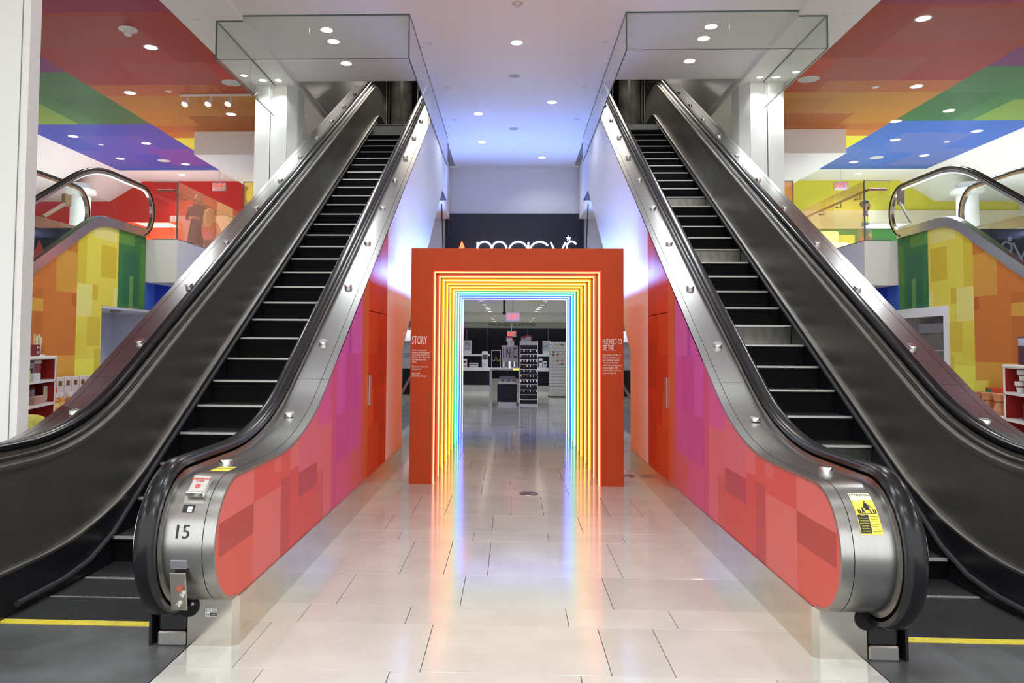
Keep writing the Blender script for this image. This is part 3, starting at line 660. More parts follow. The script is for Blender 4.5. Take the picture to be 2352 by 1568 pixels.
        for x, z, r, m_ in ((1.612, .398, .014, mat('red_cap', rgb(170, 80, 65), .5)), (1.604, .366, .012, CHROME), (1.622, .318, .011, CHROME)):
            mb = MB(s).lathe((x, 3.598, z), [(0, -.016), (r, -.014), (r, .0)], 14, axis='Y'); mb.v = [tuple(M2 @ Vector(p)) for p in mb.v]; mb.build('key_switch', m_, kp)
        npatch('hinge', mat('hinge_steel', (.62, .62, .70), .3, 1.), 1.588, 1.665, -16, -9, n=.006)
        # stickers
        yl = MB(s).box(1.53, 1.625, 3.99, 4.115, ZF, ZF+.0015).build('caution_label', SY, esc)
        text('lettering', 'CAUTION', .026, (-1.575, 4.06, ZF+.002), SK, yl, rot=(0, 0, 0), depth=.0004)
        pl_ = MB(s).box(1.563, 1.625, 3.9635, 3.9655, .148, .188).build('inspection_label', SW, esc)
        text('lettering', 'NYC ESC', .017, (-1.594, 3.963, .178), SK, pl_, depth=.0004)
        text('lettering', 'D#', .016, (-1.613, 3.963, .159), SK, pl_, depth=.0004)
        MB(s).box(1.564, 1.600, 3.963, 3.9636, .150, .168).build('label_field', SK, pl_)
        text('lettering', '1E114', .012, (-1.582, 3.9628, .159), SW, pl_, depth=.0003)
    else:
        sg = npatch('safety_label', SY, 1.555, 1.655, 22, 62, n=.0015, k=10)
        npatch('label_band', mat('label_pale', (.75, .73, .55), .4), 1.555, 1.655, 54, 62, n=.002, par=sg)
        ntext('ATTENTION', .016, 1.605, 59.5, SK, sg, sx=1.1, n=.003)
        npatch('label_field', SK, 1.557, 1.607, 23, 39, n=.0025, k=5, par=sg)
        for i, w_ in enumerate(('Please', 'Hold Handrail', 'No Bare Feet', 'Attend Children', 'Avoid Sides', 'No Strollers', 'No Wheels')):
            ntext(w_, .0068, 1.582, 38-i*2.2, SY, sg, n=.0035)
        for i in range(7): npatch('label_line', SK, 1.612, 1.65-.004*(i % 3), 24.5+i*2.1, 24.8+i*2.1, n=.0022, k=1, par=sg)
        # pictogram: adult and child on a flight of steps
        def arc(a): return (NY-(NR+.003)*math.cos(math.radians(a)), NZ+(NR+.003)*math.sin(math.radians(a)))
        def blob(pts, nme):
            v = [(x, *arc(a)) for x, a in pts]; MB(s).add(v, [tuple(range(len(v)))]).build(nme, SK, sg)
        cir = lambda x, a, r: [(x+r*math.cos(t), a+r*180*math.sin(t)) for t in [2*math.pi*i/10 for i in range(10)]]
        blob(cir(1.612, 52, .0045), 'pictogram'); blob([(1.606, 50.6), (1.618, 50.6), (1.624, 46.5), (1.622, 43.5), (1.602, 43.5), (1.600, 46.5)], 'pictogram')
        blob([(1.606, 50.4), (1.600, 47), (1.592, 44.4), (1.594, 44), (1.603, 46.6)], 'pictogram'); blob([(1.618, 50.4), (1.626, 47), (1.634, 45), (1.636, 45.6), (1.628, 48)], 'pictogram')
        blob(cir(1.590, 46.2, .0035), 'pictogram'); blob([(1.587, 45.2), (1.594, 45.2), (1.597, 42), (1.598, 40.6), (1.595, 40.6), (1.591, 42.2), (1.587, 40.6), (1.584, 40.6), (1.586, 43)], 'pictogram')
        for x in (1.566, 1.574, 1.622, 1.636, 1.645): blob([(x, 44.5), (x+.004, 44.0), (x+.007, 40.6), (x, 40.6)], 'pictogram')
        npatch('label_line', SK, 1.570, 1.648, 40.2, 40.6, n=.0028, k=1, par=sg)
        blob2 = [(x, *arc(a)) for x, a in cir(1.578, 52.5, .008)]; MB(s).add(blob2, [tuple(range(10))]).build('label_field', SW, sg)
# ================================================================= rainbow tunnel
PW, PI_, PH, PIH, YQ = 1.191, .943, 2.639, 2.39, 8.617
tun = thing('light_tunnel', 'rainbow light tunnel with orange portal and ten glowing tube arches across the aisle', 'light tunnel', (0, YQ, 0))
def arch(mb, xi, xo, zi, zo, y0, y1):
    return mb.box(-xo, -xi, y0, y1, 0, zo).box(xi, xo, y0, y1, 0, zo).box(-xi, xi, y0, y1, zi, zo)
arch(MB(), PI_, PW, PIH, PH, YQ, YQ+.06).build('portal_frame', TRED, tun)
TY = [8.665+.563*i for i in range(10)]
# (tube core, coloured skin that puts a bloom halo into its glow, wall)
RC, RD = (2.3, .66, .22), (1.3, .11, .07)
YC, YD = (2.2, 1.05, .20), (1.4, .47, .02)
TC = [(RC, RD, (205, 14, 3)), (RC, RD, (222, 70, 8)), (YC, YD, (218, 96, 6)), (YC, YD, (226, 148, 14)), (YC, YD, (215, 168, 20)), (YC, YD, (100, 130, 20)),
      ((.60, 1.5, .95), (.12, .90, .38), (60, 175, 90)), ((.55, 1.5, 1.3), (.12, .85, .60), (20, 120, 200)), ((.75, 1.3, 4.0), (.06, .28, 3.4), (14, 40, 215)), ((.85, 1.1, 6.0), (.09, .15, 6.5), (14, 18, 205))]
WALLK = .6
for i, (core, dif, wl) in enumerate(TC):
    y0 = TY[i]-.02 if i else YQ+.06; y1 = TY[i+1]-.02 if i < 9 else TY[i]+.06
    arch(MB(), .947, .975, 2.394, 2.42, y0+.002, y1-.002).build('wall_section', mat('tunnel_wall_%d' % i, rgb(*wl, WALLK), .5), tun)
    arch(MB(), .976, 1.0, 2.421, 2.445, y0+.002, y1-.002).build('outer_skin', mat('tunnel_skin_%d' % i, rgb(*wl), .5, emit=rgb(*((205, 80, 0) if i < 3 else (200, 104, 0) if i < 6 else (120, 160, 90) if i < 8 else (70, 90, 220))), es=.6), tun)
    tb = MB()
    xi, zi = .9187, 2.366
    arch(tb, xi, .9465, zi, 2.3935, TY[i]-.014, TY[i]+.014)
    mm = 8.5 if i < 6 else 7.0
    t = tb.build('light_tube', emis('tube_skin_%d' % i, dif, 1.0), tun)
    cb = MB(); arch(cb, xi-.002, xi+.012, zi-.002, zi+.012, TY[i]-.0155, TY[i]+.008); 
    cb.build('tube_core', emis('tube_core_%d' % i, core, 1.5), t)
# lamps added on the tunnel roof for a blue glow of unseen source
for s, nm in ((-1, 'left'), (1, 'right')):
    o = thing('added_roof_lamp', 'added blue glow lamp along the %s edge of the tunnel roof' % nm, 'lamp', (s*.85, 11.4, 2.446))
    MB(s).box(.77, .92, 9.2, 13.65, 2.446, 2.458).box(.77, .785, 9.2, 13.65, 2.458, 2.58).box(.77, .878, 9.2, 13.65, 2.58, 2.592).build('housing', BLACK, o)
    MB(s).cyl((.85, 9.25, 2.51), (.85, 13.6, 2.51), .024, 10).build('tube', emis('added_roof_glow', (.20, .36, 1), 120), o)
o = thing('added_hall_lamp', 'added blue glow lamp spanning the hall behind the rainbow tunnel', 'lamp', (0, 16.8, 3.15))  # added lamp that gives the far ceiling its blue glow
MB().box(-1.6, 1.6, 16.74, 16.88, 3.13, 3.15).box(-1.6, 1.6, 16.86, 16.88, 3.15, 3.30).box(-1.6, 1.6, 16.70, 16.74, 3.13, 3.26).build('tray', BLACK, o)
MB().cyl((-1.5, 16.81, 3.20), (1.5, 16.81, 3.20), .026, 10).build('tube', emis('added_hall_glow', (.20, .34, 1), 210), o)
for s in (-1, 1): MB(s).cyl((1.55, 16.81, 3.14), (1.61, 16.81, 4.66), .012, 8).build('hanger', BLACK, o)
# lettering on the portal legs
q = .245
text('heading', 'STORY', .135, (-1.176, YQ-.001, 1.595), LET, tun, sx=.41, align='LEFT')
for i, ln in enumerate(("We're a store to", 'explore that changes', 'every few months to', 'bring a new theme to', 'life, starting with', 'color.', '', 'Discover us on the', 'mezzanine!', '', '@STORY', "#STORYatMacys")):
    if ln: text('body_text', ln, .0275, (-1.173, YQ-.001, 1.488-.0262*i), LET, tun, sx=.86, align='LEFT')
text('heading', 'HUE NEED TO', .090, (.958, YQ-.001, 1.595), LET, tun, sx=.365, align='LEFT')
text('heading', 'SEE THIS...', .090, (.958, YQ-.001, 1.527), LET, tun, sx=.365, align='LEFT')
for i, ln in enumerate(('Step inside STORY at', "Macy's and discover", 'our rainbow tunnel.', "You'll see the light", 'with Tetra Contour, a', 'customizable LED', 'system from Current,', 'powered by GE.')):
    text('body_text', ln, .0285, (.958, YQ-.001, 1.45-.0285*i), LET, tun, sx=.82, align='LEFT')

# ================================================================= store sign above the portal
sg = thing('store_sign', 'black sign board with glowing white letters and red star above the portal', 'sign', (-.03, 18.9, 3.0))
SX = lambda u: (u-1174.1)/93.6-.055
SZ = lambda v: 1.55+(792.9-v)/93.6
MB().box(SX(1021), SX(1338), 18.85, 18.97, 2.8, SZ(490)).build('board', mat('sign_black', (.012, .012, .022), .3), sg)
MB().box(SX(1021)-.012, SX(1338)+.012, 18.86, 18.965, 2.79, SZ(490)+.012).build('board_frame', BLACK, sg)
NEON = emis('neon_white', (.72, .80, 1), 3.2)
def stroke(pts, r=.022):
    MB().tube([(SX(u), 18.80, SZ(v)) for u, v in pts], r, 8).build('letter_stroke', NEON, sg)
def arcp(cx, cy_, rx, ry, a0, a1, n=14): return [(cx+rx*math.cos(math.radians(a0+(a1-a0)*i/n)), cy_-ry*math.sin(math.radians(a0+(a1-a0)*i/n))) for i in range(n+1)]
B = 606
stroke([(1095, 556), (1095, B)])                                                        # m
stroke([(1095, B-26)]+arcp(1111, 573, 17, 18, 180, 0)+[(1128, B)]); stroke([(1128, 580)]+arcp(1145, 573, 17, 18, 180, 0)+[(1162, B)])
stroke(arcp(1189, 581, 23, 26, 0, 360, 28)); stroke([(1212, 556), (1212, B)])             # a
stroke(arcp(1238, 581, 24, 26, 40, 320, 24))                                              # c
stroke([(1263, 556), (1280, 592)]); stroke([(1297, 556), (1280, 592), (1268, 622)])       # y
stroke(arcp(1311, 566, 11, 12, 25, 270, 14)+arcp(1311, 592, 11, 13, 90, -150, 14)[1:])    # s
def star(cu, cv, r, m, name, y=18.80):
    v = []
    for i in range(10):
        a = math.pi/2+i*math.pi/5; q_ = r if i % 2 == 0 else r*.42; v.append((SX(cu)+q_*math.cos(a), SZ(cv)+q_*math.sin(a)))
    n = 10; vv = [(x, y-.02, z) for x, z in v]+[(x, y+.02, z) for x, z in v]
    MB().add(vv, [tuple(range(n)), tuple(range(2*n-1, n-1, -1))]+[(i, n+i, n+(i+1) % n, (i+1) % n) for i in range(n)]).build(name, m, sg)
star(1304, 547, .065, NEON, 'star')
star(1059, 590, .40, emis('neon_red', (1, .10, .04), 4.0), 'red_star')

# ================================================================= glass draft curtains round the escalator openings
BG = glass('baffle_glass', (.92, .94, .92), 1.6, haze=.05)
EDGE = mat('glass_edge', (.10, .13, .12), .3)
for s, nm in ((-1, 'left'), (1, 'right')):
    dz = -.06 if s < 0 else .03
    g = thing('glass_baffle', 'grey glass curtain hanging from the ceiling round the %s escalator opening' % nm, 'glass screen', (s*2.7, 10.05, 5.9))
    g2 = thing('glass_baffle', 'outer grey glass curtain beside the white column above the %s escalator' % nm, 'glass screen', (s*4.05, 10.05, 5.88))
    zb = 5.43+dz
    def pane(x0, x1, y0, y1, z0, z1):
        MB(s).box(x0, x1, y0, y1, z0, z1).build('glass_pane', BG, g if x0 < 3.65 else g2)
    def edge(x0, x1, y0, y1, z0, z1): MB(s).box(x0, x1, y0, y1, z0, z1).build('edge_trim', EDGE, g if x0 < 3.65 else g2)
    for a, b_ in ((1.452, 2.78), (2.788, 3.698)): pane(a, b_, 10.05, 10.062, zb, 5.968)
    pane(3.704, 4.05, 10.05, 10.062, zb, 5.898)
    for a, b_ in ((10.07, 11.4), (11.406, 12.58), (13.21, 14.6), (14.606, 16.0)): pane(4.052, 4.064, a, b_, zb, 5.898)
    for i in range(6): pane(1.438, 1.450, 10.07+1.02*i+.003, 10.07+1.02*(i+1)-.003, zb, 5.968)
    edge(1.452, 3.70, 10.046, 10.066, 5.955, 5.97); edge(3.70, 4.05, 10.046, 10.066, 5.885, 5.9); edge(1.434, 1.454, 10.05, 16.2, 5.955, 5.97)
    edge(1.436, 1.452, 10.05, 16.2, zb-.006, zb+.002); edge(1.436, 1.452, 10.046, 10.066, zb, 5.97)
    edge(4.048, 4.068, 10.05, 12.585, zb-.006, zb+.002); edge(4.048, 4.068, 13.205, 16.0, zb-.006, zb+.002)
    edge(4.048, 4.068, 10.05, 12.585, 5.885, 5.9); edge(4.046, 4.066, 10.046, 10.062, zb, 5.9); edge(1.452, 3.698, 10.048, 10.063, zb-.004, zb); edge(3.70, 4.05, 10.048, 10.063, zb-.004, zb)

# ================================================================= jewelry hall furniture
JW = mat('counter_white', (.72, .71, .74), .3); JB = mat('counter_black', (.008, .008, .016), .3, spec=.2)
def px(u, Y): return (u-1174.1)/1766*Y-.0606+(Y*0)
def pz(v, Y): return 1.55+(792.9-v)/1766*Y
Y = 20.05
o = thing('display_pedestal', 'low black pedestal with white base and tray of bracelets', 'pedestal', (px(1165, Y), Y, 0))
x0, x1 = px(1143, Y), px(1188, Y)
MB().box(x0+.02, x1-.02, Y, Y+.5, 0, .085).build('base', JW, o); MB().bbox(x0, x1, Y-.02, Y+.52, .085, .545, b=.008).build('body', JB, o)
MB().box(x0+.03, x1-.03, Y, Y+.5, .545, .60).build('tray', JW, o)
GEM = [mat('gem_silver', (.6, .6, .65), .2, 1.), mat('gem_gold', (.6, .42, .15), .25, 1.), mat('gem_dark', (.05, .05, .08), .2), mat('gem_red', (.5, .03, .03), .3)]
def rings(par, x0, x1, y, z, n, r=.022, rows=1):
    for j in range(rows):
        for i in range(n):
            x = x0+(x1-x0)*(i+.5)/n
            MB().lathe((x, y+.05*j, z+.03), [(r*.8, -.006), (r, 0), (r*.8, .006), (r*.6, 0), (r*.8, -.006)], 10, axis='Y').build('bracelet', GEM[(i+j) % 3], par)
rings(o, x0+.03, x1-.03, Y+.05, .60, 9, .03, 2)
MB().box(x0+.05, x1-.05, Y+.3, Y+.32, .60, .74).build('back_card', mat('card_grey', (.25, .22, .28), .6), o)
Y = 20.7
o = thing('display_table', 'white table with square legs behind the black pedestal', 'table', (px(1160, Y), Y, 0))
x0, x1 = px(1125, Y), px(1196, Y)
MB().bbox(x0, x1, Y, Y+.7, .88, .93, b=.005).build('table_top', JW, o)
for x in (x0, x1-.05):
    for yy in (Y, Y+.65): MB().box(x, x+.05, yy, yy+.05, 0, .88).build('leg', JW, o)
MB().box(px(1179, Y), px(1192, Y), Y-.004, Y, .885, .93).build('price_strip', emis('price_strip', (1, .55, .08), 1.6), o)
o = thing('necklace_stand', 'small white frame with necklaces on the white table', 'stand', (px(1137, Y), Y+.3, .93), group='stands on the white table')
a, b_ = px(1128, Y), px(1150, Y)
MB().box(a, a+.012, Y+.3, Y+.312, .93, 1.42).box(b_-.012, b_, Y+.3, Y+.312, .93, 1.42).box(a, b_, Y+.3, Y+.312, 1.40, 1.42).box(a, b_, Y+.25, Y+.36, .93, .94).build('frame', JW, o)
for i in range(2):
    xc = a+.06+i*.13; MB().tube([(xc+.045*math.cos(t), Y+.29, 1.22+.10*math.sin(t)) for t in [math.pi*(.95+1.1*k/10) for k in range(11)]], .009, 6).build('necklace', GEM[i], o)
o = thing('watch_stand', 'low tiered rack of dark watches under the square letter sign', 'stand', (px(1170, Y), Y+.25, .93), group='stands on the white table')
MB().box(px(1154, Y), px(1190, Y), Y+.2, Y+.45, .93, .95).box(px(1154, Y), px(1190, Y), Y+.33, Y+.34, .93, 1.16).build('rack', JW, o)
for i in range(8): MB().box(px(1156+4.1*i, Y), px(1158.6+4.1*i, Y), Y+.30, Y+.33, .97, 1.10).build('watch', GEM[2 if i % 3 else 0], o)
o = thing('letter_sign', 'square pale sign reading INC on a short post', 'sign', (px(1171, Y), Y+.25, .93))
MB().bbox(px(1152.5, Y), px(1189.5, Y), Y+.12, Y+.14, pz(829, Y), pz(793.5, Y), b=.004).build('board', mat('sign_lilac', (.62, .55, .62), .4), o)
MB().box(px(1169.5, Y), px(1172.5, Y), Y+.125, Y+.135, .93, pz(829, Y)).build('post', CHROME, o)
text('lettering', 'I N C', .40, (px(1171, Y), Y+.115, pz(811, Y)), BLACK, o, sx=.42)
for k, (u0, u1, v0, v1) in enumerate(((1163, 1177, 771, 784), (1166, 1181, 779, 794))):
    t = thing('price_card', ('upper' if k == 0 else 'lower')+' red topped price card above the square letter sign', 'card', (px((u0+u1)/2, Y), Y+.26, pz(v1, Y)), group='price cards')
    MB().box(px(u0, Y), px(u1, Y), Y+.25+.02*k, Y+.256+.02*k, pz(v1, Y), pz(v0, Y)).build('card', mat('card_white', (.7, .66, .72), .5), t)
    MB().box(px(u0, Y), px(u1, Y), Y+.246+.02*k, Y+.25+.02*k, pz(v0+4.5, Y), pz(v0, Y)).build('heading_band', mat('card_red', (.45, .03, .06), .5), t)
    MB().box(px((u0+u1)/2, Y)-.004, px((u0+u1)/2, Y)+.004, Y+.258+.02*k, Y+.262+.02*k, .95, pz(v1, Y)).build('wire', CHROME, t)
Y = 20.1
o = thing('jewelry_tower', 'tall black rotating tower hung with jewelry beside the black pedestal', 'display rack', (px(1215, Y), Y+.24, 0))
x0, x1 = px(1194, Y), px(1235, Y)
MB().bbox(x0, x1, Y, Y+.46, .02, 1.66, b=.006).build('core', JB, o)
MB().box(x0-.005, x1+.005, Y-.005, Y+.47, 0, .03).build('base', mat('tower_base', (.5, .5, .52), .3, 1.), o)
MB().box(x0, x1, Y-.01, Y-.002, 1.56, 1.66).build('header', JW, o)
for x in (x0, x1-.008): MB().box(x, x+.008, Y-.03, Y-.02, .03, 1.66).build('upright', CHROME, o)
for i in range(11):
    z = .14+i*.13
    MB().box(x0, x1, Y-.03, Y-.022, z, z+.006).build('rail', CHROME, o)
    if i > 1:
        for j in range(6):
            x = x0+.03+(x1-x0-.06)*j/5; MB().box(x-.011, x+.011, Y-.022, Y-.016, z-.055, z-.01).build('trinket', GEM[(i*j+i) % 4], o)
for u0, u1, v0, v1 in ((1197, 1209, 772, 783), (1207, 1220, 769, 783)):
    t = thing('price_card', ('left' if u0 < 1200 else 'right')+' of two price cards on top of the jewelry tower', 'card', (px((u0+u1)/2, Y), Y+.1, 1.66), group='price cards')
    MB().box(px(u0, Y), px(u1, Y), Y+.1+(u0-1197)*.002, Y+.106+(u0-1197)*.002, 1.66, pz(v0, Y)).build('card', mat('card_white', (.7, .66, .72)), t)
    MB().box(px(u0, Y), px(u1, Y), Y+.094+(u0-1197)*.002, Y+.1+(u0-1197)*.002, pz(v0+4, Y), pz(v0, Y)).build('heading_band', mat('card_red', (.45, .03, .06)), t)
Y = 23.2
o = thing('slat_tower', 'tall pale tower of horizontal slats near the right tunnel edge', 'display rack', (px(1280, Y), Y+.25, 0))
x0, x1 = px(1261, Y), px(1299, Y)
MB().box(x0-.01, x1+.01, Y+.05, Y+.5, 0, .03).build('base', BLACK, o); MB().box(x0+.01, x1-.01, Y+.02, Y+.5, .03, 1.67).build('core', mat('slot_dark', (.06, .06, .07), .6), o)
for i in range(17):
    z = .04+i*.096; MB().box(x0, x1, Y, Y+.02, z, z+.088).build('slat', mat('slat_grey', (.55, .55, .57), .4), o)
for i, z in enumerate((.98, 1.08, 1.25, 1.34, 1.55)):
    for j in range(3): MB().box(x0+.1+.13*j, x0+.15+.13*j, Y-.012, Y-.001, z, z+.04).build('trinket', GEM[(i+j) % 4], o)
# wall counters and what stands on them
for s, (u0, u1) in ((-1, (1040, 1125)), (1, (1234, 1330))):
    Y = 26.0
    nm = 'left' if s < 0 else 'right'
    o = thing('wall_counter', 'white topped black counter at the back of the jewelry hall, %s side' % nm, 'counter', (px((u0+u1)/2, Y), Y+.4, 0))
    a, b_ = px(u0, Y), px(u1, Y)
    MB().bbox(a, b_, Y, Y+.8, pz(852, Y), pz(845, Y), b=.004).build('worktop', JW, o)
    MB().box(a, b_, Y+.03, Y+.8, .2, pz(852, Y)).build('cabinet', JB, o); MB().box(a, b_, Y+.02, Y+.8, .0, .2).build('plinth', mat('plinth_steel', (.5, .5, .48), .3, 1.), o)
    o = thing('wall_shelf', 'white back shelf above the black counter, %s side of the jewelry hall' % nm, 'shelf', (px((u0+u1)/2, Y+.8), Y+.9, pz(818, Y+.8)))
    MB().box(px(u0, Y+.8), px(u1, Y+.8), Y+.8, Y+1.1, pz(818, Y+.8), pz(813, Y+.8)).build('board', JW, o)
    MB().box(px(u0, Y+.8), px(u1, Y+.8), Y+1.05, Y+1.1, .2, pz(818, Y+.8)).build('back_board', JB, o)
    u = 1075 if s < 0 else 1256
    o = thing('poster', 'framed jewelry poster on the %s back shelf of the jewelry hall' % nm, 'poster', (px(u, Y+.9), Y+.9, pz(813, Y+.8)))
    MB().box(px(u-10, Y+.9), px(u+8, Y+.9), Y+.9, Y+.92, pz(813, Y+.8), pz(782, Y+.9)).build('frame', JW, o)
    MB().box(px(u-8, Y+.9), px(u+6, Y+.9), Y+.895, Y+.9, pz(805, Y+.9), pz(784, Y+.9)).build('print', mat('poster_print', (.45, .50, .62), .5, noise=.5, nscale=9), o)
    for k, (uu, w_, h) in enumerate(((1068, 8, 20), (1088, 20, 11), (1114, 14, 38)) if s < 0 else ((1242, 8, 22), (1252, 7, 16))):
        t = thing('counter_display', ('tall' if h > 18 else 'low')+' white box display on the %s counter of the jewelry hall, %s one' % (nm, dist[k]), 'display', (px(uu, Y), Y+.2, pz(845, Y)), group='white displays on the counters')
        MB().bbox(px(uu-w_/2, Y), px(uu+w_/2, Y), Y+.1, Y+.35, pz(845, Y), pz(845-h, Y), b=.005).build('box', JW, t)
        for j in range(2): MB().box(px(uu-w_/2+1, Y), px(uu+w_/2-1, Y), Y+.094, Y+.1, pz(843-j*h*.45, Y), pz(845-h*.35-j*h*.45, Y)).build('front_card', GEM[j*2], t)
# exit signs
def exitsign(x, y, z, w_, h, label, body='EXIT', dim=1., bright=3., bgm=None, zc=5.9):
    o = thing('exit_sign', label, 'exit sign', (x, y, z))
    MB().bbox(x-w_/2, x+w_/2, y-.03, y+.03, z-h/2, z+h/2, b=.006).build('housing', bgm or mat('exit_panel', (.55, .5, .5), .2), o)
    text('lettering', body, h*.92, (x, y-.033, z), emis('exit_red_%d' % int(bright*10), (1, .07, .03), bright), o, sx=.75*w_/h/1.55)
    MB().cyl((x, y, z+h/2), (x, y, zc), .012, 8).build('canopy', RING, o)
    return o
exitsign(-.02, 19.6, 2.275, .35, .22, 'red EXIT sign hanging at the far end of the rainbow tunnel', bright=2.5, zc=2.75, bgm=mat('exit_lilac', (.5, .42, .6), .2, emit=(.6, .4, .9), es=.3))
o = thing('security_camera', 'small dark camera beside the EXIT sign past the tunnel', 'camera', (-.24, 19.6, 2.35))
MB().sphere((-.24, 19.55, 2.37), .045).build('dome', BLACK, o); MB().box(-.27, -.21, 19.52, 19.58, 2.40, 2.75).build('mount', BLACK, o)
exitsign(px(1175, 27), 27, pz(767, 27), .32, .21, 'orange lit EXIT sign in front of the black back wall', bright=2.2, zc=2.75)
# lit showcase and handrail glimpsed between tunnel and escalators
for s, nm in ((-1, 'left'), (1, 'right')):
    o = thing('showcase', 'lit glass showcase glimpsed between the tunnel and the %s escalator' % nm, 'showcase', (s*3.2, 24, 0))
    MB(s).box(2.7, 3.9, 24, 24.6, 0, .8).build('base', JB, o); MB(s).box(2.7, 3.9, 24.3, 24.6, .8, 2.0).build('back', JW, o)
    MB(s).box(2.75, 3.85, 24.05, 24.3, 1.3, 1.32).box(2.75, 3.85, 24.05, 24.3, 1.65, 1.67).build('shelf', JW, o)
    MB(s).box(2.7, 3.9, 24.0, 24.6, 2.0, 2.08).build('top', JW, o); MB(s).box(2.8, 3.8, 24.1, 24.2, 1.985, 2.0).build('lamp', emis('case_lamp', (.9, .95, 1), 6), o)
    o = thing('guard_rail', 'dark metal guard rail beside the far end of the %s escalator' % nm, 'railing', (s*2.1, 14, 0))
    MB(s).tube([(1.9, 12.0, .55), (1.95, 14.5, .95), (2.0, 17, 1.0)], .025, 8).build('top_rail', mat('rail_bronze', (.2, .16, .12), .35, 1.), o)
    for y in (12.0, 14.5, 17): MB(s).cyl((1.93, y, 0), (1.93, y, .55 if y == 12 else .95), .02, 8).build('post', mat('rail_bronze', (.2, .16, .12)), o)
    MB(s).box(1.93, 1.94, 12.1, 16.9, .08, .5).build('glass_pane', glass('rail_glass', (.6, .65, .75), 1.3), o)
# ================================================================= mezzanine, its escalators and guards
XE, XF = 6.60, 7.80
def mez_path(off=0.):
    p = [(5.9, 2.618+(5.9-10.126)*T30)]
    yk = 10.126+(3.60-2.618)/T30; R = 1.5; t = R*math.tan(math.radians(15)); a30 = math.radians(30)
    for i in range(1, 9): p.append((5.9+(yk-t*math.cos(a30)-5.9)*i/8, p[0][1]+(yk-t*math.cos(a30)-5.9)*T30*i/8))
    for i in range(1, 9):
        a = math.radians(30-30*i/8); p.append((yk+t-R*math.sin(a), 3.60-R*(1-math.cos(a))))
    p += [(12.7, 3.6), (13.1, 3.6), (13.44, 3.6)]
    return p
MP = mez_path()
def mtop(y):
    for (a, b_), (c, d) in zip(MP, MP[1:]):
        if a <= y <= c: return b_+(d-b_)*(y-a)/(c-a)
    return 3.6
HP = offset(MP, .69); HP = [p for p in HP if p[0] < 13.2]+[(13.25+.40*math.sin(math.radians(a)), 3.89+.40*math.cos(math.radians(a))) for a in range(0, 171, 10)]
FILM = {-1: glass('film_pink', (1, .82, .74), 1.6, haze=.22, hc=(1, .45, .22)), 1: glass('film_amber', (1, .93, .68), 1.6, haze=.2, hc=(1, .78, .30))}
FILM2 = {-1: glass('film_yellow', (1, .95, .6), .5, haze=.3, hc=(1, .85, .3)), 1: glass('film_orange', (1, .8, .6), .5, haze=.4, hc=(1, .48, .22))}
CLR = glass('clear_glass', (.95, .97, .96), .5)
def wallpatch(left):
    g = 1. if left else .93
    L = [(5, 11.32, 0, 5, (186, 96, 50)), (10.78, 11.32, 2.29, 2.95, (192, 122, 58)), (9.9, 10.5, 1.35, 2.3, (174, 88, 46)), (10.18, 10.5, 1.98, 2.16, (194, 128, 62)), (10.4, 11.32, .9, 1.36, (198, 128, 60)), (9.6, 11.32, .2, .9, (178, 86, 52)), (11.0, 11.32, .6, .9, (170, 78, 46)), (11.05, 11.32, 2.9, 3.4, (180, 96, 50)), (11.2, 11.32, 2.1, 2.29, (172, 78, 44)), (8.6, 9.9, 1.5, 2.4, (182, 88, 44)), (8.8, 9.6, 0, .9, (196, 118, 60)),
         (11.32, 12.51, 0, 5, (206, 190, 72)), (11.32, 11.56, 2.45, 3.35, (194, 172, 56)), (11.98, 12.45, 2.6, 3.12, (192, 166, 50)), (11.32, 11.75, 1.95, 2.45, (208, 198, 110)), (11.75, 11.9, 2.22, 2.46, (192, 164, 50)), (11.75, 12.45, 3.2, 3.55, (206, 194, 116)), (12.38, 12.51, 2.05, 2.45, (210, 200, 116)), (11.32, 11.62, 1.36, 1.7, (204, 186, 66)), (11.62, 12.0, 1.5, 1.95, (196, 172, 58)), (11.32, 12.05, .9, 1.3, (214, 206, 78)), (11.85, 12.05, .95, 1.45, (196, 174, 58)), (11.32, 11.5, .4, .9, (198, 176, 56)),
         (12.51, 13.46, 0, 5, (58, 108, 62)), (12.51, 13.05, 3.22, 3.6, (88, 130, 60)), (12.66, 13.2, 2.2, 3.1, (48, 98, 68)), (12.9, 13.03, 2.14, 2.7, (92, 134, 74)), (13.28, 13.46, 2.2, 3.3, (76, 124, 54)),
         (13.46, 15.2, 0, 5, (14, 48, 160)), (13.46, 13.85, 0, 2.7, (52, 88, 172))]
    return [(a, b_, c, d, rgb(e[0]*g, e[1]*g*(1.14 if e[0] > 150 and e[1] < 130 else 1), e[2]*g, 1.42)) for a, b_, c, d, e in L]
SK1 = mat('mez_deck', (.58, .55, .52), .24, 1.)
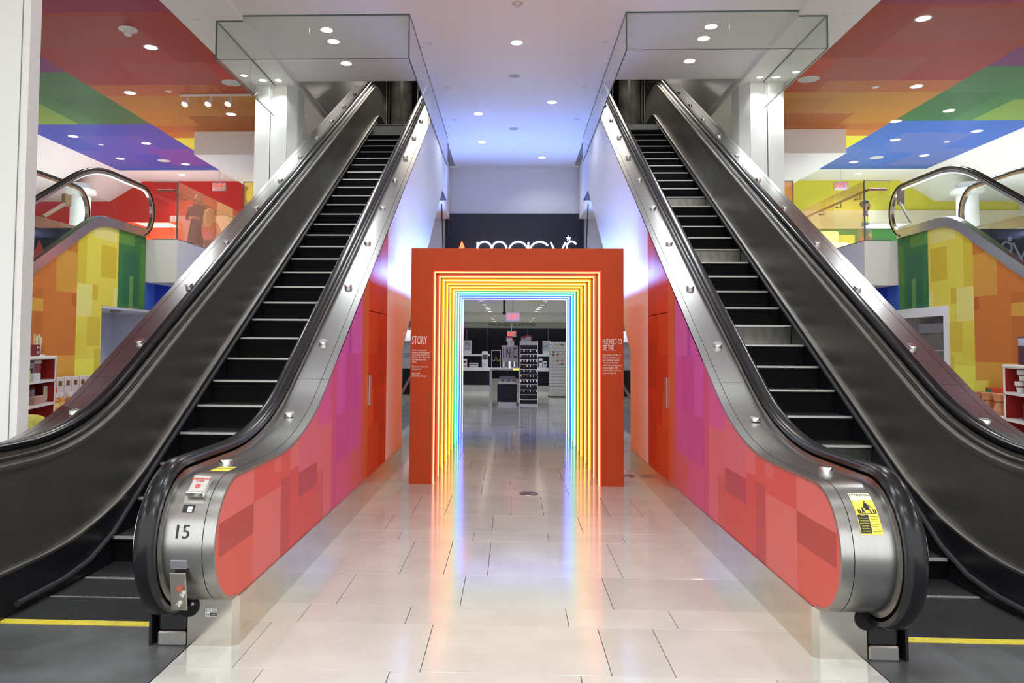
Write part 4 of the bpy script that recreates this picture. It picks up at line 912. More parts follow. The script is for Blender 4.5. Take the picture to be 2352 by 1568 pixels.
for s, nm in ((-1, 'left'), (1, 'right')):
    hue = 'red' if s < 0 else 'yellow'
    # printed wall under the mezzanine escalator, with the niche cut out
    W = wallpatch(s < 0); mb = MB(s)
    ys = sorted({5.9, 12.03, 14.4, 15.2, 13.46}|{r[i] for r in W for i in (0, 1) if 5.9 < r[i] < 15.2}|{p[0] for p in MP}); zs = sorted({0, 2.14}|{r[i] for r in W for i in (2, 3)})
    for p, q in zip(ys, ys[1:]):
        for u, v in zip(zs, zs[1:]):
            m, n = (p+q)/2, (u+v)/2
            if 12.03 < m < 14.4 and n < 2.14: continue
            tp, tq = (mtop(p)-.16, mtop(q)-.16) if m < 13.46 else (2.63, 2.63)
            poly = clip([(p, u), (q, u), (q, v), (p, v)], (tq-tp)/(q-p), -1, tp-(tq-tp)/(q-p)*p)
            if len(poly) < 3: continue
            c = None; n = sum(t[1] for t in poly)/len(poly)
            for r in W:
                if r[0] < m < r[1] and r[2] < n < r[3]: c = r[4]
            mb.add([(XE, *t) for t in poly], [tuple(range(len(poly)-1, -1, -1))], c)
    wl = st(mb.build('wall_print_'+nm, PAINT))
    # niche
    NC = mat('niche_'+nm, (.62, .63, .70) if s < 0 else (.72, .70, .66), .5)
    MB(s).box(6.602, 7.7, 12.03, 12.04, 0, 2.14).box(6.602, 7.7, 14.39, 14.4, 0, 2.14).box(7.68, 7.7, 12.04, 14.39, 0, 2.14).box(6.602, 7.7, 12.03, 14.4, 2.10, 2.14).build('niche_lining', NC, wl)
    if s > 0:
        MB(s).box(6.57, 6.598, 11.94, 12.06, 0, 2.05).box(6.57, 6.598, 11.94, 14.4, 2.05, 2.20).build('niche_frame', WHITEG, wl)
        cs = thing('niche_cabinet', 'pale jewelry cabinet with lettered header inside the right wall niche', 'cabinet', (7.4, 13, 0))
        MB().box(7.3, 7.66, 12.3, 14.2, 1.82, 1.98).build('header', mat('fascia_grey', (.55, .56, .54)), cs)
        text('lettering', 'FINE JEWELRY', .10, (7.295, 12.95, 1.90), BLACK, cs, rot=(math.pi/2, 0, -math.pi/2), depth=.001)
        MB().box(7.45, 7.66, 12.3, 14.2, 0, 1.82).build('body', mat('cab_beige', (.45, .42, .33), .5), cs)
        for z in (1.52, 1.28, 1.04, .8): MB().box(7.30, 7.45, 12.3, 14.2, z-.02, z).build('shelf', WHITEG, cs)
        t = thing('sale_card', 'small red sale card in the right wall niche', 'card', (7.38, 12.6, 1.52)); MB().box(7.36, 7.37, 12.52, 12.78, 1.52, 1.72).build('card', mat('card_red', (.45, .03, .06)), t)
        text('lettering', 'SALE 70%', .05, (7.358, 12.65, 1.63), WHITE, t, rot=(math.pi/2, 0, -math.pi/2), depth=.001)
        for k in range(6):
            t = thing('jewelry_bust', '%s jewelry piece from the frame on the niche shelves' % dist[k], 'jewelry', (7.38, 12.4+.16*k, 1.28 if k % 2 else 1.04), group='jewelry on the niche shelves')
            MB().lathe((7.38, 12.4+.16*k, 1.28 if k % 2 else 1.04), [(.05, 0), (.03, .03), (.05, .09), (.02, .14), (0, .15)], 12).build('bust', GEM[1 if k % 2 else 0], t)
    else:
        o = thing('niche_spot', 'small grey spot lamp under the lintel of the left wall niche', 'spot lamp', (-6.75, 12.75, 2.1))
        MB().lathe((-6.75, 12.75, 2.0), [(0, 0), (.05, .0), (.06, .05), (.085, .07), (.085, .10)], 16).build('head', mat('spot_grey', (.3, .3, .32), .5), o)
        l = spot(-6.75, 12.75, 1.98, 30, (1, .97, .92), 1.6, .02, aim=(-7.5, 13.2, .6)); l.parent = o; l.matrix_parent_inverse = o.matrix_world.inverted()
    # escalator body
    es = thing('mezzanine_escalator', 'glass sided escalator rising to the %s mezzanine' % nm, 'escalator', (s*7.2, 6, 0))
    for x, d in ((XE, -1), (XF, 1)):
        MB(s).sweep(MP, [(x-.03, -.17), (x+.05, -.17), (x+.05, 0), (x-.03, -.02)] if d < 0 else [(x-.05, -.17), (x+.03, -.17), (x+.03, 0), (x-.05, 0)], smooth=False).build('deck', SK1, es)
        MB(s).sweep(HP, [(x+.04*math.cos(t), .04+.026*math.sin(t)) for t in [2*math.pi*i/12 for i in range(12)]]).build('handrail', RUBBER, es)
        MB(s).sweep(HP, [(x-.025, -.03), (x+.025, -.03), (x+.03, .012), (x-.03, .012)], smooth=False).build('handrail_track', SK1, es)
        if d < 0: MB(s).sweep([p for p in HP if p[0] > 10.6][:16], [(x-.012, -.045), (x+.012, -.045), (x+.012, -.031), (x-.012, -.031)], smooth=False).build('track_lamp', emis('track_lamp', (.75, .88, 1), 1.6), es)
        gp = [(y, z) for y, z in MP]; hp2 = [(y, z) for y, z in offset(HP, -.03)]
        cuts = [8.0, 9.9, 11.35, 12.45]
        up = lambda y: next((b_+(d_-b_)*(y-a)/(c-a) for (a, b_), (c, d_) in zip(hp2, hp2[1:]) if a <= y <= c), 4.26)
        for a, b_ in zip(cuts, cuts[1:]):
            yy = [a]+[p[0] for p in MP if a < p[0] < b_]+[b_-.008]
            MB(s).plate([(y, mtop(y)) for y in yy]+[(y, up(y)) for y in yy[::-1]], x-.005, x+.005).build('glass_panel', CLR, es)
        yy = [p for p in hp2 if p[0] > 12.47]
        MB(s).plate([(12.45, 3.6), (13.3, 3.6)]+[p for p in yy[::-1]]+[(12.45, up(12.45))], x-.005, x+.005).build('glass_panel', CLR, es)
    # steps and inner deck lamp
    for k in range(16):
        y = 6.6+.354*k; z = 2.618+(y-10.126)*T30-.28
        if z > 3.42: break
        MB(s).box(XE+.08, XF-.08, y, y+.4, z-.22, z).build('step', mat('mez_step', (.03, .03, .04), .4, .5), es)
    MB(s).sweep(offset(MP, -.02), [(XF-.08, -.02), (XF-.05, -.02), (XF-.05, .0), (XF-.08, .0)]).build('inner_trim', SK1, es)
    MB(s).box(XF-.064, XF-.054, 11.2, 12.0, 3.27, 3.34).build('skirt_lamp', emis('skirt_lamp', (.55, .6, 1), 6), es)
    MB(s).box(XE+.05, XF-.05, 12.4, 13.5, 3.38, 3.41).build('landing_plate', STEEL2, es)
    MB(s).plate([(5.9, .02), (13.46, .02), (13.46, 3.38), (12.3, 3.38), (5.9, -.1)], XF+.03, XF+.04).build('far_cladding', WHITE, es)
    if s > 0:
        MB(s).bbox(6.56, 6.64, 13.28, 13.40, 4.0, 4.28, b=.01).build('service_cover', mat('cover_mauve', (.35, .28, .30), .4), es)
        MB(s).tube([(6.56, 13.28, 4.02), (6.56, 12.95, 3.64)], .022, 8).build('service_strut', CHROME, es)
    else:
        MB(s).bbox(7.76, 7.84, 12.9, 13.08, 3.92, 4.12, b=.01).build('service_cover', mat('cover_brown', (.35, .22, .10), .4), es)
        MB(s).tube([(7.8, 12.95, 3.95), (7.8, 12.35, 3.62)], .035, 8).build('service_strut', mat('strut_brown', (.4, .27, .2), .4), es)
    # mezzanine slab and guards
    st(MB(s).box(6.05, 13, 13.5, 20.2, 2.63, 3.40).build('floor_mezzanine_'+nm, mat('slab_face', (.84, .81, .78), .55)))
    gd = thing('glass_guard', 'iridescent film glass guard along the edge of the %s mezzanine' % nm, 'railing', (s*6.06, 13.5, 3.4))
    MB(s).box(6.08, 6.52, 13.52, 13.532, 3.41, 4.45).build('glass_pane', CLR, gd)
    MB(s).box(6.07, 6.53, 13.515, 13.537, 4.45, 4.465).build('cap_rail', STEEL2, gd)
    for a, b_ in ((13.54, 15.15), (15.158, 16.8)): MB(s).box(6.066, 6.078, a, b_, 3.41, 4.45).build('glass_pane', FILM[s], gd)
    MB(s).box(6.062, 6.082, 13.51, 13.535, 3.4, 4.46).build('corner_post', EDGE, gd); MB(s).box(6.064, 6.08, 13.54, 16.8, 3.4, 3.42).box(6.08, 6.52, 13.518, 13.534, 3.4, 3.42).build('base_channel', EDGE, gd)
    MB(s).tube([(6.5, 13.62, 4.32), (6.2, 13.62, 4.32), (6.17, 13.7, 4.31), (6.17, 16.8, 4.30)], .022, 8).build('grab_rail', mat('rail_red', (.30, .10, .07), .4), gd)
    for y in (13.9, 14.7, 15.5, 16.3): MB(s).tube([(6.17, y, 4.28), (6.17, y, 4.20), (6.09, y, 4.20)], .009, 6).sphere((6.088, y, 4.2), .022, 8, 6).build('bracket', BLACK, gd)
    g2 = thing('glass_guard', '%s tinted glass panel beside the white column above the %s mezzanine' % ('yellow' if s < 0 else 'orange', nm), 'railing', (s*5.7, 16.85, 4.1))
    MB(s).box(5.2, 6.05, 16.85, 16.862, 4.0, 5.16).build('glass_pane', FILM2[s], g2); MB(s).box(6.05, 6.065, 16.84, 16.87, 4.0, 5.17).build('edge_post', EDGE, g2); MB(s).box(5.2, 6.05, 16.845, 16.867, 5.16, 5.17).build('cap_rail', EDGE, g2)
    MB(s).box(5.2, 6.06, 16.8, 16.9, 3.3, 4.0).build('base_wall', WHITE, g2)
    # back wall dressing
    if s < 0:
        w2 = thing('wall_panel', 'pale pink lower wall panel at the back of the left mezzanine', 'wall panel', (-6.8, 20.1, 3.4)); MB(s).box(4.7, 9.2, 20.1, 20.19, 3.4, 4.95).build('panel', mat('pale_pink', (.72, .46, .40), .5), w2)
        w3 = thing('backdrop', 'crinkled glowing orange backdrop on the left mezzanine', 'backdrop', (-9.2, 19.9, 3.4)); mb = MB(s); n = 28
        v = []; f_ = []
        for i in range(n+1):
            for j in range(9): v.append((8.75+1.5*i/n+.01*random.uniform(-1, 1), 19.9+.05*random.uniform(-1, 1), 3.4+1.35*j/8))
        mb.add(v, [(i*9+j, (i+1)*9+j, (i+1)*9+j+1, i*9+j+1) for i in range(n) for j in range(8)]).build('cloth', mat('orange_foil', rgb(235, 70, 30), .35, emit=(1, .14, .03), es=.35), w3)
        o = thing('lantern', 'round yellow lantern hanging behind the yellow tinted glass', 'lantern', (-6.15, 18.3, 5.1)); MB(s).sphere((6.2, 18.3, 5.13), (.30, .30, .30), 20, 12).build('shade', mat('lantern_yellow', rgb(225, 205, 70), .6, emit=(1, .8, .15), es=.35), o); MB(s).cyl((6.2, 18.3, 5.42), (6.2, 18.3, 5.9), .006, 6).build('cord', BLACK, o)
    else:
        w2 = thing('wall_panel', 'pale cream band panel at the back of the right mezzanine', 'wall panel', (7, 20.1, 4.5)); MB(s).box(4.7, 13, 20.1, 20.19, 4.62, 5.1).build('panel', mat('pale_cream', (.78, .70, .52), .5), w2)
        w3 = thing('wall_panel', 'green lower wall panel with yellow door at the back of the right mezzanine', 'wall panel', (8, 20.1, 3.4)); MB(s).box(4.7, 13, 20.12, 20.19, 3.4, 4.61).build('panel', mat('leaf_green', rgb(70, 150, 60), .5), w3)
        MB(s).box(8.30, 8.78, 20.06, 20.118, 3.4, 4.45).build('door', mat('door_yellow', rgb(225, 225, 70), .45, emit=(.9, .9, .15), es=.4), w3)  # emission puts the door's lit look into its material
        o = thing('light_counter', 'glowing pale blue counter on the right mezzanine', 'counter', (7.4, 18, 3.4)); MB(s).bbox(7.0, 7.75, 18, 18.6, 3.4, 3.98, b=.02).build('body', mat('glow_blue', (.7, .8, .9), .4, emit=(.55, .78, 1), es=1.1), o); MB(s).bbox(7.1, 7.55, 18.1, 18.5, 3.98, 4.25, b=.02).build('top_box', mat('glow_yellow', (.9, .9, .5), .4, emit=(1, 1, .4), es=1.1), o)
        o = thing('product_box', 'red product box on the counter beside the bearded man', 'box', (8.2, 18.5, 3.4)); MB(s).bbox(7.95, 8.9, 18.2, 18.6, 3.4, 3.86, b=.01).build('counter_base', mat('cab_beige', (.45, .42, .33)), o); MB(s).bbox(8.15, 8.3, 18.35, 18.5, 3.86, 4.16, b=.005).build('box', mat('box_red', rgb(190, 50, 40), .5), o)
        text('lettering', 'TOYS', .07, (8.225, 18.345, 4.01), WHITE, o, rot=(math.pi/2, 0, 0), depth=.001)
    cs = thing('glass_case', 'clear acrylic case standing on the %s mezzanine floor behind the guard' % nm, 'display case', (s*7.1, 14.6, 3.4))
    MB(s).box(6.6, 7.3, 14.4, 14.41, 3.41, 3.85).box(6.6, 6.61, 14.41, 15, 3.41, 3.85).box(6.6, 7.3, 14.4, 15, 3.85, 3.86).build('acrylic', glass('acrylic', (.88, .92, .9), 2.), cs); MB(s).box(6.6, 7.3, 14.4, 15, 3.4, 3.42).build('base', WHITE, cs)
    o = thing('round_column', 'white round column with lit collar on the %s mezzanine' % nm, 'column', (s*10.55, 18.2, 3.4))
    MB(s).lathe((10.55, 18.2, 3.4), [(.23, 0), (.23, 1.72), (.34, 1.75), (.36, 1.80), (.34, 1.86), (.24, 1.88), (.24, 2.0)], 24).build('shaft', mat('col_bright', (.85, .85, .83), .4), o)
    exitsign(s*(7.45 if s < 0 else 8.0), 19.0, 5.50, .34, .20, 'red EXIT sign on the %s wall of the %s mezzanine' % (hue, nm), bright=2.6)
    for k, (x, y) in enumerate(((8.6, 19.4), (11.2, 16.5))): downlight(s*x, y, 5.9 if x < 10 else 5.35, '%s downlight over the %s mezzanine floor' % (('inner', 'outer')[k], nm), power=70)

# track with three spot heads under the orange ceiling patch
tr = thing('track_light', 'white ceiling track with three spot heads on the orange ceiling patch', 'track light', (-5.2, 13.07, 5.9))
MB().box(-5.88, -4.6, 13.06, 13.09, 5.868, 5.899).build('track', WHITE, tr)
for k, x in enumerate((-5.74, -5.33, -4.98)):
    a = MB().cyl((x, 13.075, 5.87), (x, 13.075, 5.80), .014, 8).build('stem', WHITE, tr)
    h = MB().cyl((x, 13.06, 5.80), (x-.02, 13.0, 5.70), .035, 14, r1=.058).build('spot_head', WHITE, tr)
    MB().cyl((x-.021, 12.997, 5.695), (x-.0225, 12.993, 5.688), .05, 14).build('lens', emis('spot_lens', (1, .95, .85), 14 if k == 2 else 5), h)

# ================================================================= shelf units with goods beside the printed walls
RED_IN = mat('shelf_red', rgb(150, 18, 14), .45); FRAME = mat('shelf_white', (.82, .80, .77), .35)
def goods(o, base, d, n, s):
    pass
for s, nm, P0, P1 in ((-1, 'left', (5.45, 8.0), (5.84, 9.6)), (1, 'right', (4.93, 7.0), (5.30, 8.62))):
    d = Vector((P1[0]-P0[0], P1[1]-P0[1], 0)); Ln = d.length; d.normalize(); n = Vector((d.y, -d.x, 0))
    if n.x < 0: n = -n
    def T(mb, P0=P0, d=d, n=n):            # local (along, depth, z) to world
        mb.v = [(P0[0]+d.x*a+n.x*b_, P0[1]+d.y*a+n.y*b_, z) for a, b_, z in mb.v]; return mb
    un_ = thing('shelf_unit', 'white framed red shelf unit against the printed %s wall' % nm, 'shelf', (s*P0[0], P0[1], 0))
    H = 1.38; D = .36
    T(MB(s).box(0, Ln, D-.015, D, .02, H-.04)).build('back_panel', RED_IN, un_)
    T(MB(s).box(.035, Ln-.035, .01, D, .02, .08)).build('bottom_board', FRAME, un_)
    for a in (0, Ln-.035): T(MB(s).bbox(a, a+.035, 0, D, 0, H, b=.008)).build('side_panel', FRAME, un_)
    T(MB(s).box(Ln-.037, Ln-.0355, .012, D-.015, .08, H-.04)).build('side_lining', RED_IN, un_)
    T(MB(s).bbox(-.01, Ln+.01, -.005, D, H-.04, H, b=.012)).build('top_board', FRAME, un_)
    SH = [1.085, .80, .50]
    for z in SH: 
        q_ = T(MB(s).box(.037, Ln-.037, .0, D-.016, z-.028, z)).build('shelf_board', FRAME, un_)
        T(MB(s).box(Ln-.05, Ln-.036, -.002, .02, z-.03, z-.012)).build('shelf_peg', mat('peg_grey', (.2, .2, .2), .4), q_)
    def item(name, label, cat, parts, group='goods on the red shelf units'):
        o = thing(name, label, cat, (s*(P0[0]), P0[1], parts[0][1][4] if len(parts[0][1]) > 5 else 0), group=group)
        for pn, bx_, m in parts: T(MB(s).bbox(*bx_, b=.003)).build(pn, m, o)
        return o
    MR = mat('carton_red', rgb(135, 30, 30), .5); MW = mat('pack_white', (.75, .72, .7), .5); MG = mat('pack_grey', (.45, .42, .44), .4); MY = mat('pack_yellow', rgb(205, 195, 80), .5); MD = mat('pack_dark', rgb(80, 22, 28), .45); MP_ = mat('paper_pink', rgb(220, 170, 150), .6); MN = mat('pack_navy', rgb(30, 34, 60), .4)
    E_ = Ln-.04+(.14 if s < 0 else .06)
    if s < 0:
        item('carton', 'red carton with white dots on top of the left shelf unit', 'box', [('box', (E_-.85, E_-.55, .05, .2, H, H+.14), MR)]+[('dot', (E_-.66+.05*i, E_-.63+.05*i, .046, .05, H+.03+.06*j, H+.06+.06*j), MW) for i in range(2) for j in range(2)])
        o = item('pencil_cup', 'clear cup of yellow and white pencils on top of the left shelf unit', 'cup', [('cup_base', (E_-.46, E_-.28, .08, .2, H, H+.02), MW)])
        T(MB(s).box(E_-.46, E_-.28, .08, .084, H+.02, H+.13).box(E_-.46, E_-.28, .196, .2, H+.02, H+.13)).build('cup_wall', CLR, o)
        for i in range(9): 
            a = E_-.44+.018*i; T(MB(s).tube([(a, .12+.02*(i % 3), H+.02), (a-.02+.012*i, .13+.02*(i % 3), H+.23+.02*(i % 3))], .007, 6)).build('pencil', MY if i % 2 else MW, o)
        item('flag_pen', 'small dark and yellow wedge standing behind the red carton', 'toy', [('body', (E_-.62, E_-.56, .22, .26, H, H+.26), MY), ('stripe', (E_-.60, E_-.57, .215, .22, H+.03, H+.2), MD)])
        item('hang_pack', 'grey hanging pack on the upper red shelf', 'package', [('pack', (E_-.78, E_-.52, .12, .15, SH[0], SH[0]+.22), MG), ('label', (E_-.72, E_-.56, .115, .12, SH[0]+.06, SH[0]+.15), MD)])
        item('wavy_pack', 'low white wavy topped pack on the upper red shelf', 'package', [('pack', (E_-.72, E_-.50, .05, .09, SH[0], SH[0]+.09), MW)])
        item('pattern_pack', 'red and white patterned pack on the upper red shelf', 'package', [('pack', (E_-.46, E_-.22, .14, .2, SH[0], SH[0]+.24), mat('pattern_red', rgb(190, 110, 105), .5, noise=.8, nscale=40)), ('header', (E_-.46, E_-.22, .138, .14, SH[0]+.20, SH[0]+.24), MW)])
        item('yellow_pack', 'small yellow pack at the hidden end of the upper red shelf', 'package', [('pack', (E_-.95, E_-.82, .05, .1, SH[0], SH[0]+.13), MY), ('label', (E_-.93, E_-.84, .048, .05, SH[0]+.03, SH[0]+.07), MW)])
        for i in range(3): item('dark_carton', '%s dark red carton from the frame card on the middle red shelf' % ('third', 'second', 'nearest')[i], 'box', [('box', (E_-.78+.14*i, E_-.66+.14*i, .15, .2, SH[1], SH[1]+.2), MD), ('label', (E_-.77+.14*i, E_-.67+.14*i, .148, .15, SH[1]+.08, SH[1]+.17), MG)])
        o = item('paper_stack', 'loose stack of pink papers on the middle red shelf', 'paper', [('sheet', (E_-.72, E_-.34, .03, .13, SH[1]+.014*i, SH[1]+.010+.014*i), MP_) for i in range(7)])
        item('picture_card', 'red framed card with yellow drawing on the middle red shelf', 'picture', [('frame', (E_-.28, E_-.12, .09, .1, SH[1], SH[1]+.22), MR), ('mount', (E_-.265, E_-.135, .085, .09, SH[1]+.02, SH[1]+.2), MW), ('drawing', (E_-.22, E_-.18, .083, .085, SH[1]+.07, SH[1]+.16), MY)])
    else:
        item('gift_bag', 'iridescent purple gift pack on top of the right shelf unit', 'package', [('pack', (E_-.42, E_-.22, .08, .16, H, H+.30), mat('foil_purple', rgb(110, 50, 80), .2, .6)), ('window', (E_-.40, E_-.24, .075, .08, H+.2, H+.28), mat('foil_blue', (.6, .6, .85), .15, .5))])
        item('gift_bag', 'darker gift pack behind the purple one on the right shelf unit', 'package', [('pack', (E_-.7, E_-.5, .1, .18, H, H+.27), mat('foil_dark', rgb(70, 30, 40), .25, .4)), ('window', (E_-.68, E_-.52, .095, .1, H+.15, H+.25), MG)])
        for j in range(2): 
            o = thing('paper_cup', '%s white paper cup with red band on the upper shelf of the right unit' % ('lower', 'upper')[j], 'cup', (s*P0[0], P0[1], SH[0]), group='cups on the right shelf unit')
            mb = T(MB(s).lathe((E_-.22-.07*j, .1, SH[0]+.001+.125*j), [(.0, 0), (.035, 0), (.045, .06), (.045, .062), (.058, .075), (.058, .115), (.0, .118)], 16)); mb.build('cup', MW, o)
            T(MB(s).lathe((E_-.22-.07*j, .1, SH[0]+.001+.125*j), [(.0455, .055), (.050, .064), (.0455, .07)], 16)).build('band', MR, o)
        item('red_bag', 'tall dark red bag on the upper shelf of the right unit', 'bag', [('bag', (E_-.62, E_-.38, .08, .18, SH[0], SH[0]+.24), MD)])
        item('strap_roll', 'rolled dark blue belt on the middle shelf of the right unit', 'belt', [('roll', (E_-.46, E_-.3, .08, .16, SH[1], SH[1]+.17), MN), ('band', (E_-.47, E_-.45, .07, .17, SH[1], SH[1]+.12), MN)])
        item('red_carton', 'red carton behind the belt on the middle shelf of the right unit', 'box', [('box', (E_-.72, E_-.5, .12, .2, SH[1], SH[1]+.14), MR)])
        item('keepsake_box', 'small dark box with white edge on the lowest shelf of the right unit', 'box', [('box', (E_-.6, E_-.32, .06, .16, SH[2], SH[2]+.15), MD), ('edge', (E_-.325, E_-.31, .055, .16, SH[2], SH[2]+.15), MW)])
    # low goods table along the wall
    tb = thing('goods_table', 'low white table with orange front along the printed %s wall' % nm, 'table', (s*6.35, 10.8, 0))
    ztb = .635 if s < 0 else .70
    MB(s).bbox(6.02, 6.56, 9.75, 12.0, ztb-.035, ztb, b=.004).build('table_top', FRAME, tb); MB(s).box(6.06, 6.55, 9.8, 11.95, 0, ztb-.035).build('table_front', mat('table_orange', rgb(190, 92, 40), .5), tb)
    AMB = mat('amber_liquid', rgb(215, 140, 50), .12, spec=.6); CAP = mat('bottle_cap', (.8, .76, .72), .3)
    if s < 0:
        for i in range(8):
            y = 10.18+.17*i
            o = thing('bottle', '%s amber bottle with clear cap from the shelf unit, on the left goods table' % dist[i], 'bottle', (-6.2, y, ztb), group='amber bottles on the left table')
            MB(s).lathe((6.2+.03*(i % 2), y, ztb+.001), [(0, 0), (.052, 0), (.055, .02), (.055, .13), (.03, .155)], 14).build('body', AMB, o); MB(s).lathe((6.2+.03*(i % 2), y, ztb+.001), [(.03, .155), (.03, .17), (.042, .172), (.042, .225), (0, .228)], 14).build('cap', CAP, o); MB(s).lathe((6.2+.03*(i % 2), y, ztb+.001), [(.0555, .04), (.0556, .10)], 14).build('label', mat('bottle_label', rgb(236, 200, 120), .5), o)
        for i in range(6):
            y = 10.55+.19*i
            o = thing('gift_box', '%s tall pale gift box with gold tag behind the amber bottles' % dist[i], 'box', (-6.45, y, ztb), group='pale gift boxes')
            MB(s).bbox(6.40, 6.52, y, y+.175, ztb, ztb+.42, b=.003).build('box', mat('gift_pale', (.76, .66, .6), .5), o); MB(s).box(6.396, 6.40, y+.04, y+.12, ztb+.30, ztb+.37).build('tag', mat('tag_gold', rgb(150, 105, 50), .4, .5), o)
        o = thing('orange_box', 'small orange box at the shelf end of the left goods table', 'box', (-6.45, 10.3, ztb)); MB(s).bbox(6.36, 6.5, 10.14, 10.5, ztb, ztb+.27, b=.003).build('box', mat('orange_card', rgb(225, 110, 50), .5), o); MB(s).box(6.356, 6.36, 10.2, 10.44, ztb+.05, ztb+.2).build('label', mat('bottle_label', rgb(236, 200, 120)), o)
    else:
        for i in range(5):
            y = 9.9+.24*i
            o = thing('gift_pouch', '%s translucent peach gift pouch from the shelf unit on the right goods table' % dist[i], 'pouch', (6.2, y, ztb), group='peach gift pouches')
            MB(s).lathe((6.2, y, ztb), [(0, 0), (.07, 0), (.075, .06), (.05, .17), (.085, .27), (.08, .275), (.045, .17)], 14).build('pouch', mat('pouch_peach', rgb(215, 150, 105), .35, noise=.3, nscale=12), o); MB(s).lathe((6.2, y, ztb), [(.052, .155), (.056, .17), (.052, .185)], 12).build('tie', MATS['tag_gold'] if 'tag_gold' in MATS else AMB, o)
        o = thing('yellow_folder', 'leaning yellow folder behind the peach pouches', 'folder', (6.42, 10.9, ztb)); MB(s).plate([(10.75, ztb), (11.1, ztb), (11.0, ztb+.40), (10.7, ztb+.42)], 6.40, 6.42).build('cover', mat('folder_yellow', rgb(225, 210, 70), .5), o)
        o = thing('orange_carton', 'orange carton with green patch behind the peach pouches', 'box', (6.45, 10.4, ztb)); MB(s).bbox(6.36, 6.5, 10.05, 10.7, ztb, ztb+.33, b=.003).build('box', mat('orange_red', rgb(205, 75, 25), .5), o); MB(s).box(6.355, 6.36, 10.58, 10.68, ztb+.24, ztb+.31).build('patch', mat('patch_green', rgb(40, 120, 80), .5), o)

# ================================================================= people
def person(name, label, loc, rotz, J, E2, rad, matf, mats, hair=None, hairm=None, face=True, root=0):
    """J joints, E2 bones, rad radii; surface grown with a Skin modifier; matf(face centre) picks the clothing region"""
    me = bpy.data.meshes.new(name); me.from_pydata(J, E2, []); ob = bpy.data.objects.new('tmp', me); COL.objects.link(ob)
    md = ob.modifiers.new('skin', 'SKIN'); md.use_smooth_shade = True; sub = ob.modifiers.new('sub', 'SUBSURF'); sub.levels = 2
    for i, r in enumerate(rad):
        v = me.skin_vertices[0].data[i]; v.radius = r if isinstance(r, tuple) else (r, r); v.use_root = i == root
    dg = bpy.context.evaluated_depsgraph_get(); m2 = bpy.data.meshes.new_from_object(ob.evaluated_get(dg)); bpy.data.objects.remove(ob)
    m2.materials.clear(); [m2.materials.append(m) for m in mats]
    for p in m2.polygons: p.material_index = matf(p.center); p.use_smooth = True
    r = thing(name, label, 'person', loc); b_ = link('body', m2, r)
    M = Matrix.Translation(loc) @ Matrix.Rotation(rotz, 4, 'Z')
    m2.transform(M)
    def part(nm_, mb, m): mb.v = [tuple(M @ Vector(p)) for p in mb.v]; return mb.build(nm_, m, r)
    return r, part
SKIN = mat('skin_tone', rgb(205, 150, 120), .5); SKIN2 = mat('skin_tone_tan', rgb(160, 105, 80), .5)
def standing(arm='front'):
    J = [(0, 0, .95), (0, 0, 1.12), (0, 0, 1.34), (0, 0, 1.47), (0, -.01, 1.55), (0, -.015, 1.64), (0, 0, 1.72)]
    E2 = [(0, 1), (1, 2), (2, 3), (3, 4), (4, 5), (5, 6)]; rd = [(.15, .11), (.135, .1), (.16, .11), .05, .075, .092, .06]
    for sd in (-1, 1):
        k = len(J)
        J += [(sd*.18, 0, 1.40), (sd*.25, .03, 1.14)]+([(sd*.12, -.20, 1.10), (sd*.05, -.25, 1.12)] if arm == 'front' else [(sd*.26, -.08, .92), (sd*.25, -.12, .83)])
        E2 += [(2, k), (k, k+1), (k+1, k+2), (k+2, k+3)]; rd += [.062, .048, .033, .03]
        hx, hy, hz = J[-1]
        for f_ in range(5):                                  # five fingers
            q = len(J); dx = (f_-2)*.014
            if arm == 'front': J += [(hx+dx*.4-sd*.03, hy-.03-.005*abs(f_-2), hz+dx+.004), (hx-sd*.055+dx*.3, hy-.022, hz+dx-.006)]
            else: J += [(hx, hy-.02+dx, hz-.035), (hx-sd*.012, hy-.03+dx, hz-.075+.006*abs(f_-2))]
            E2 += [(k+3, q), (q, q+1)]; rd += [.009, .008]
        k = len(J)
        J += [(sd*.09, 0, .88), (sd*.10, -.01, .50), (sd*.10, .02, .09), (sd*.105, -.12, .03)]; E2 += [(0, k), (k, k+1), (k+1, k+2), (k+2, k+3)]; rd += [.085, .058, .042, .038]
    return J, E2, rd
def head(part, hairm, skin, hair='long', beard=None):
    part('nose', MB().cyl((0, -.098, 1.655), (0, -.118, 1.625), .010, 8, r1=.015), skin)
    part('mouth', MB().cbox((0, -.095, 1.59), (.04, .008, .01)), mat('lips', rgb(160, 80, 75), .5))
    for sd in (-1, 1):
        part('eye', MB().sphere((sd*.032, -.090, 1.665), .011, 8, 6), mat('eye_dark', (.02, .015, .012), .3)); part('ear', MB().sphere((sd*.094, .0, 1.64), (.012, .022, .032), 8, 6), skin)
    hb = MB().sphere((0, .015, 1.68), (.105, .112, .10), 18, 12)
    hb.v = [(x, y if not (y < -.02 and z < 1.70) else -.02, z) for x, y, z in hb.v]
    if hair == 'long': hb.lathe((0, .035, 1.30), [(.05, 0), (.12, .06), (.118, .25), (.108, .38)], 18)
    if hair == 'long': hb.v = [(x, max(y, -.03), z) for x, y, z in hb.v]
    part('hair', hb, hairm)
    if beard: part('beard', MB().sphere((0, -.045, 1.575), (.07, .06, .055), 14, 9), beard)
COAT = mat('coat_plum', rgb(92, 28, 52), .7); NAVY = mat('scarf_navy', rgb(40, 40, 80), .7); TRS = mat('trousers_dark', rgb(52, 26, 30), .7)
J, E2, rd = standing('front')
def mf(c):
    if c.z > 1.49: return 0
    if abs(c.x) < .13 and c.y < -.215 and .98 < c.z < 1.2: return 0
    return 1 if c.z > .72 else 2
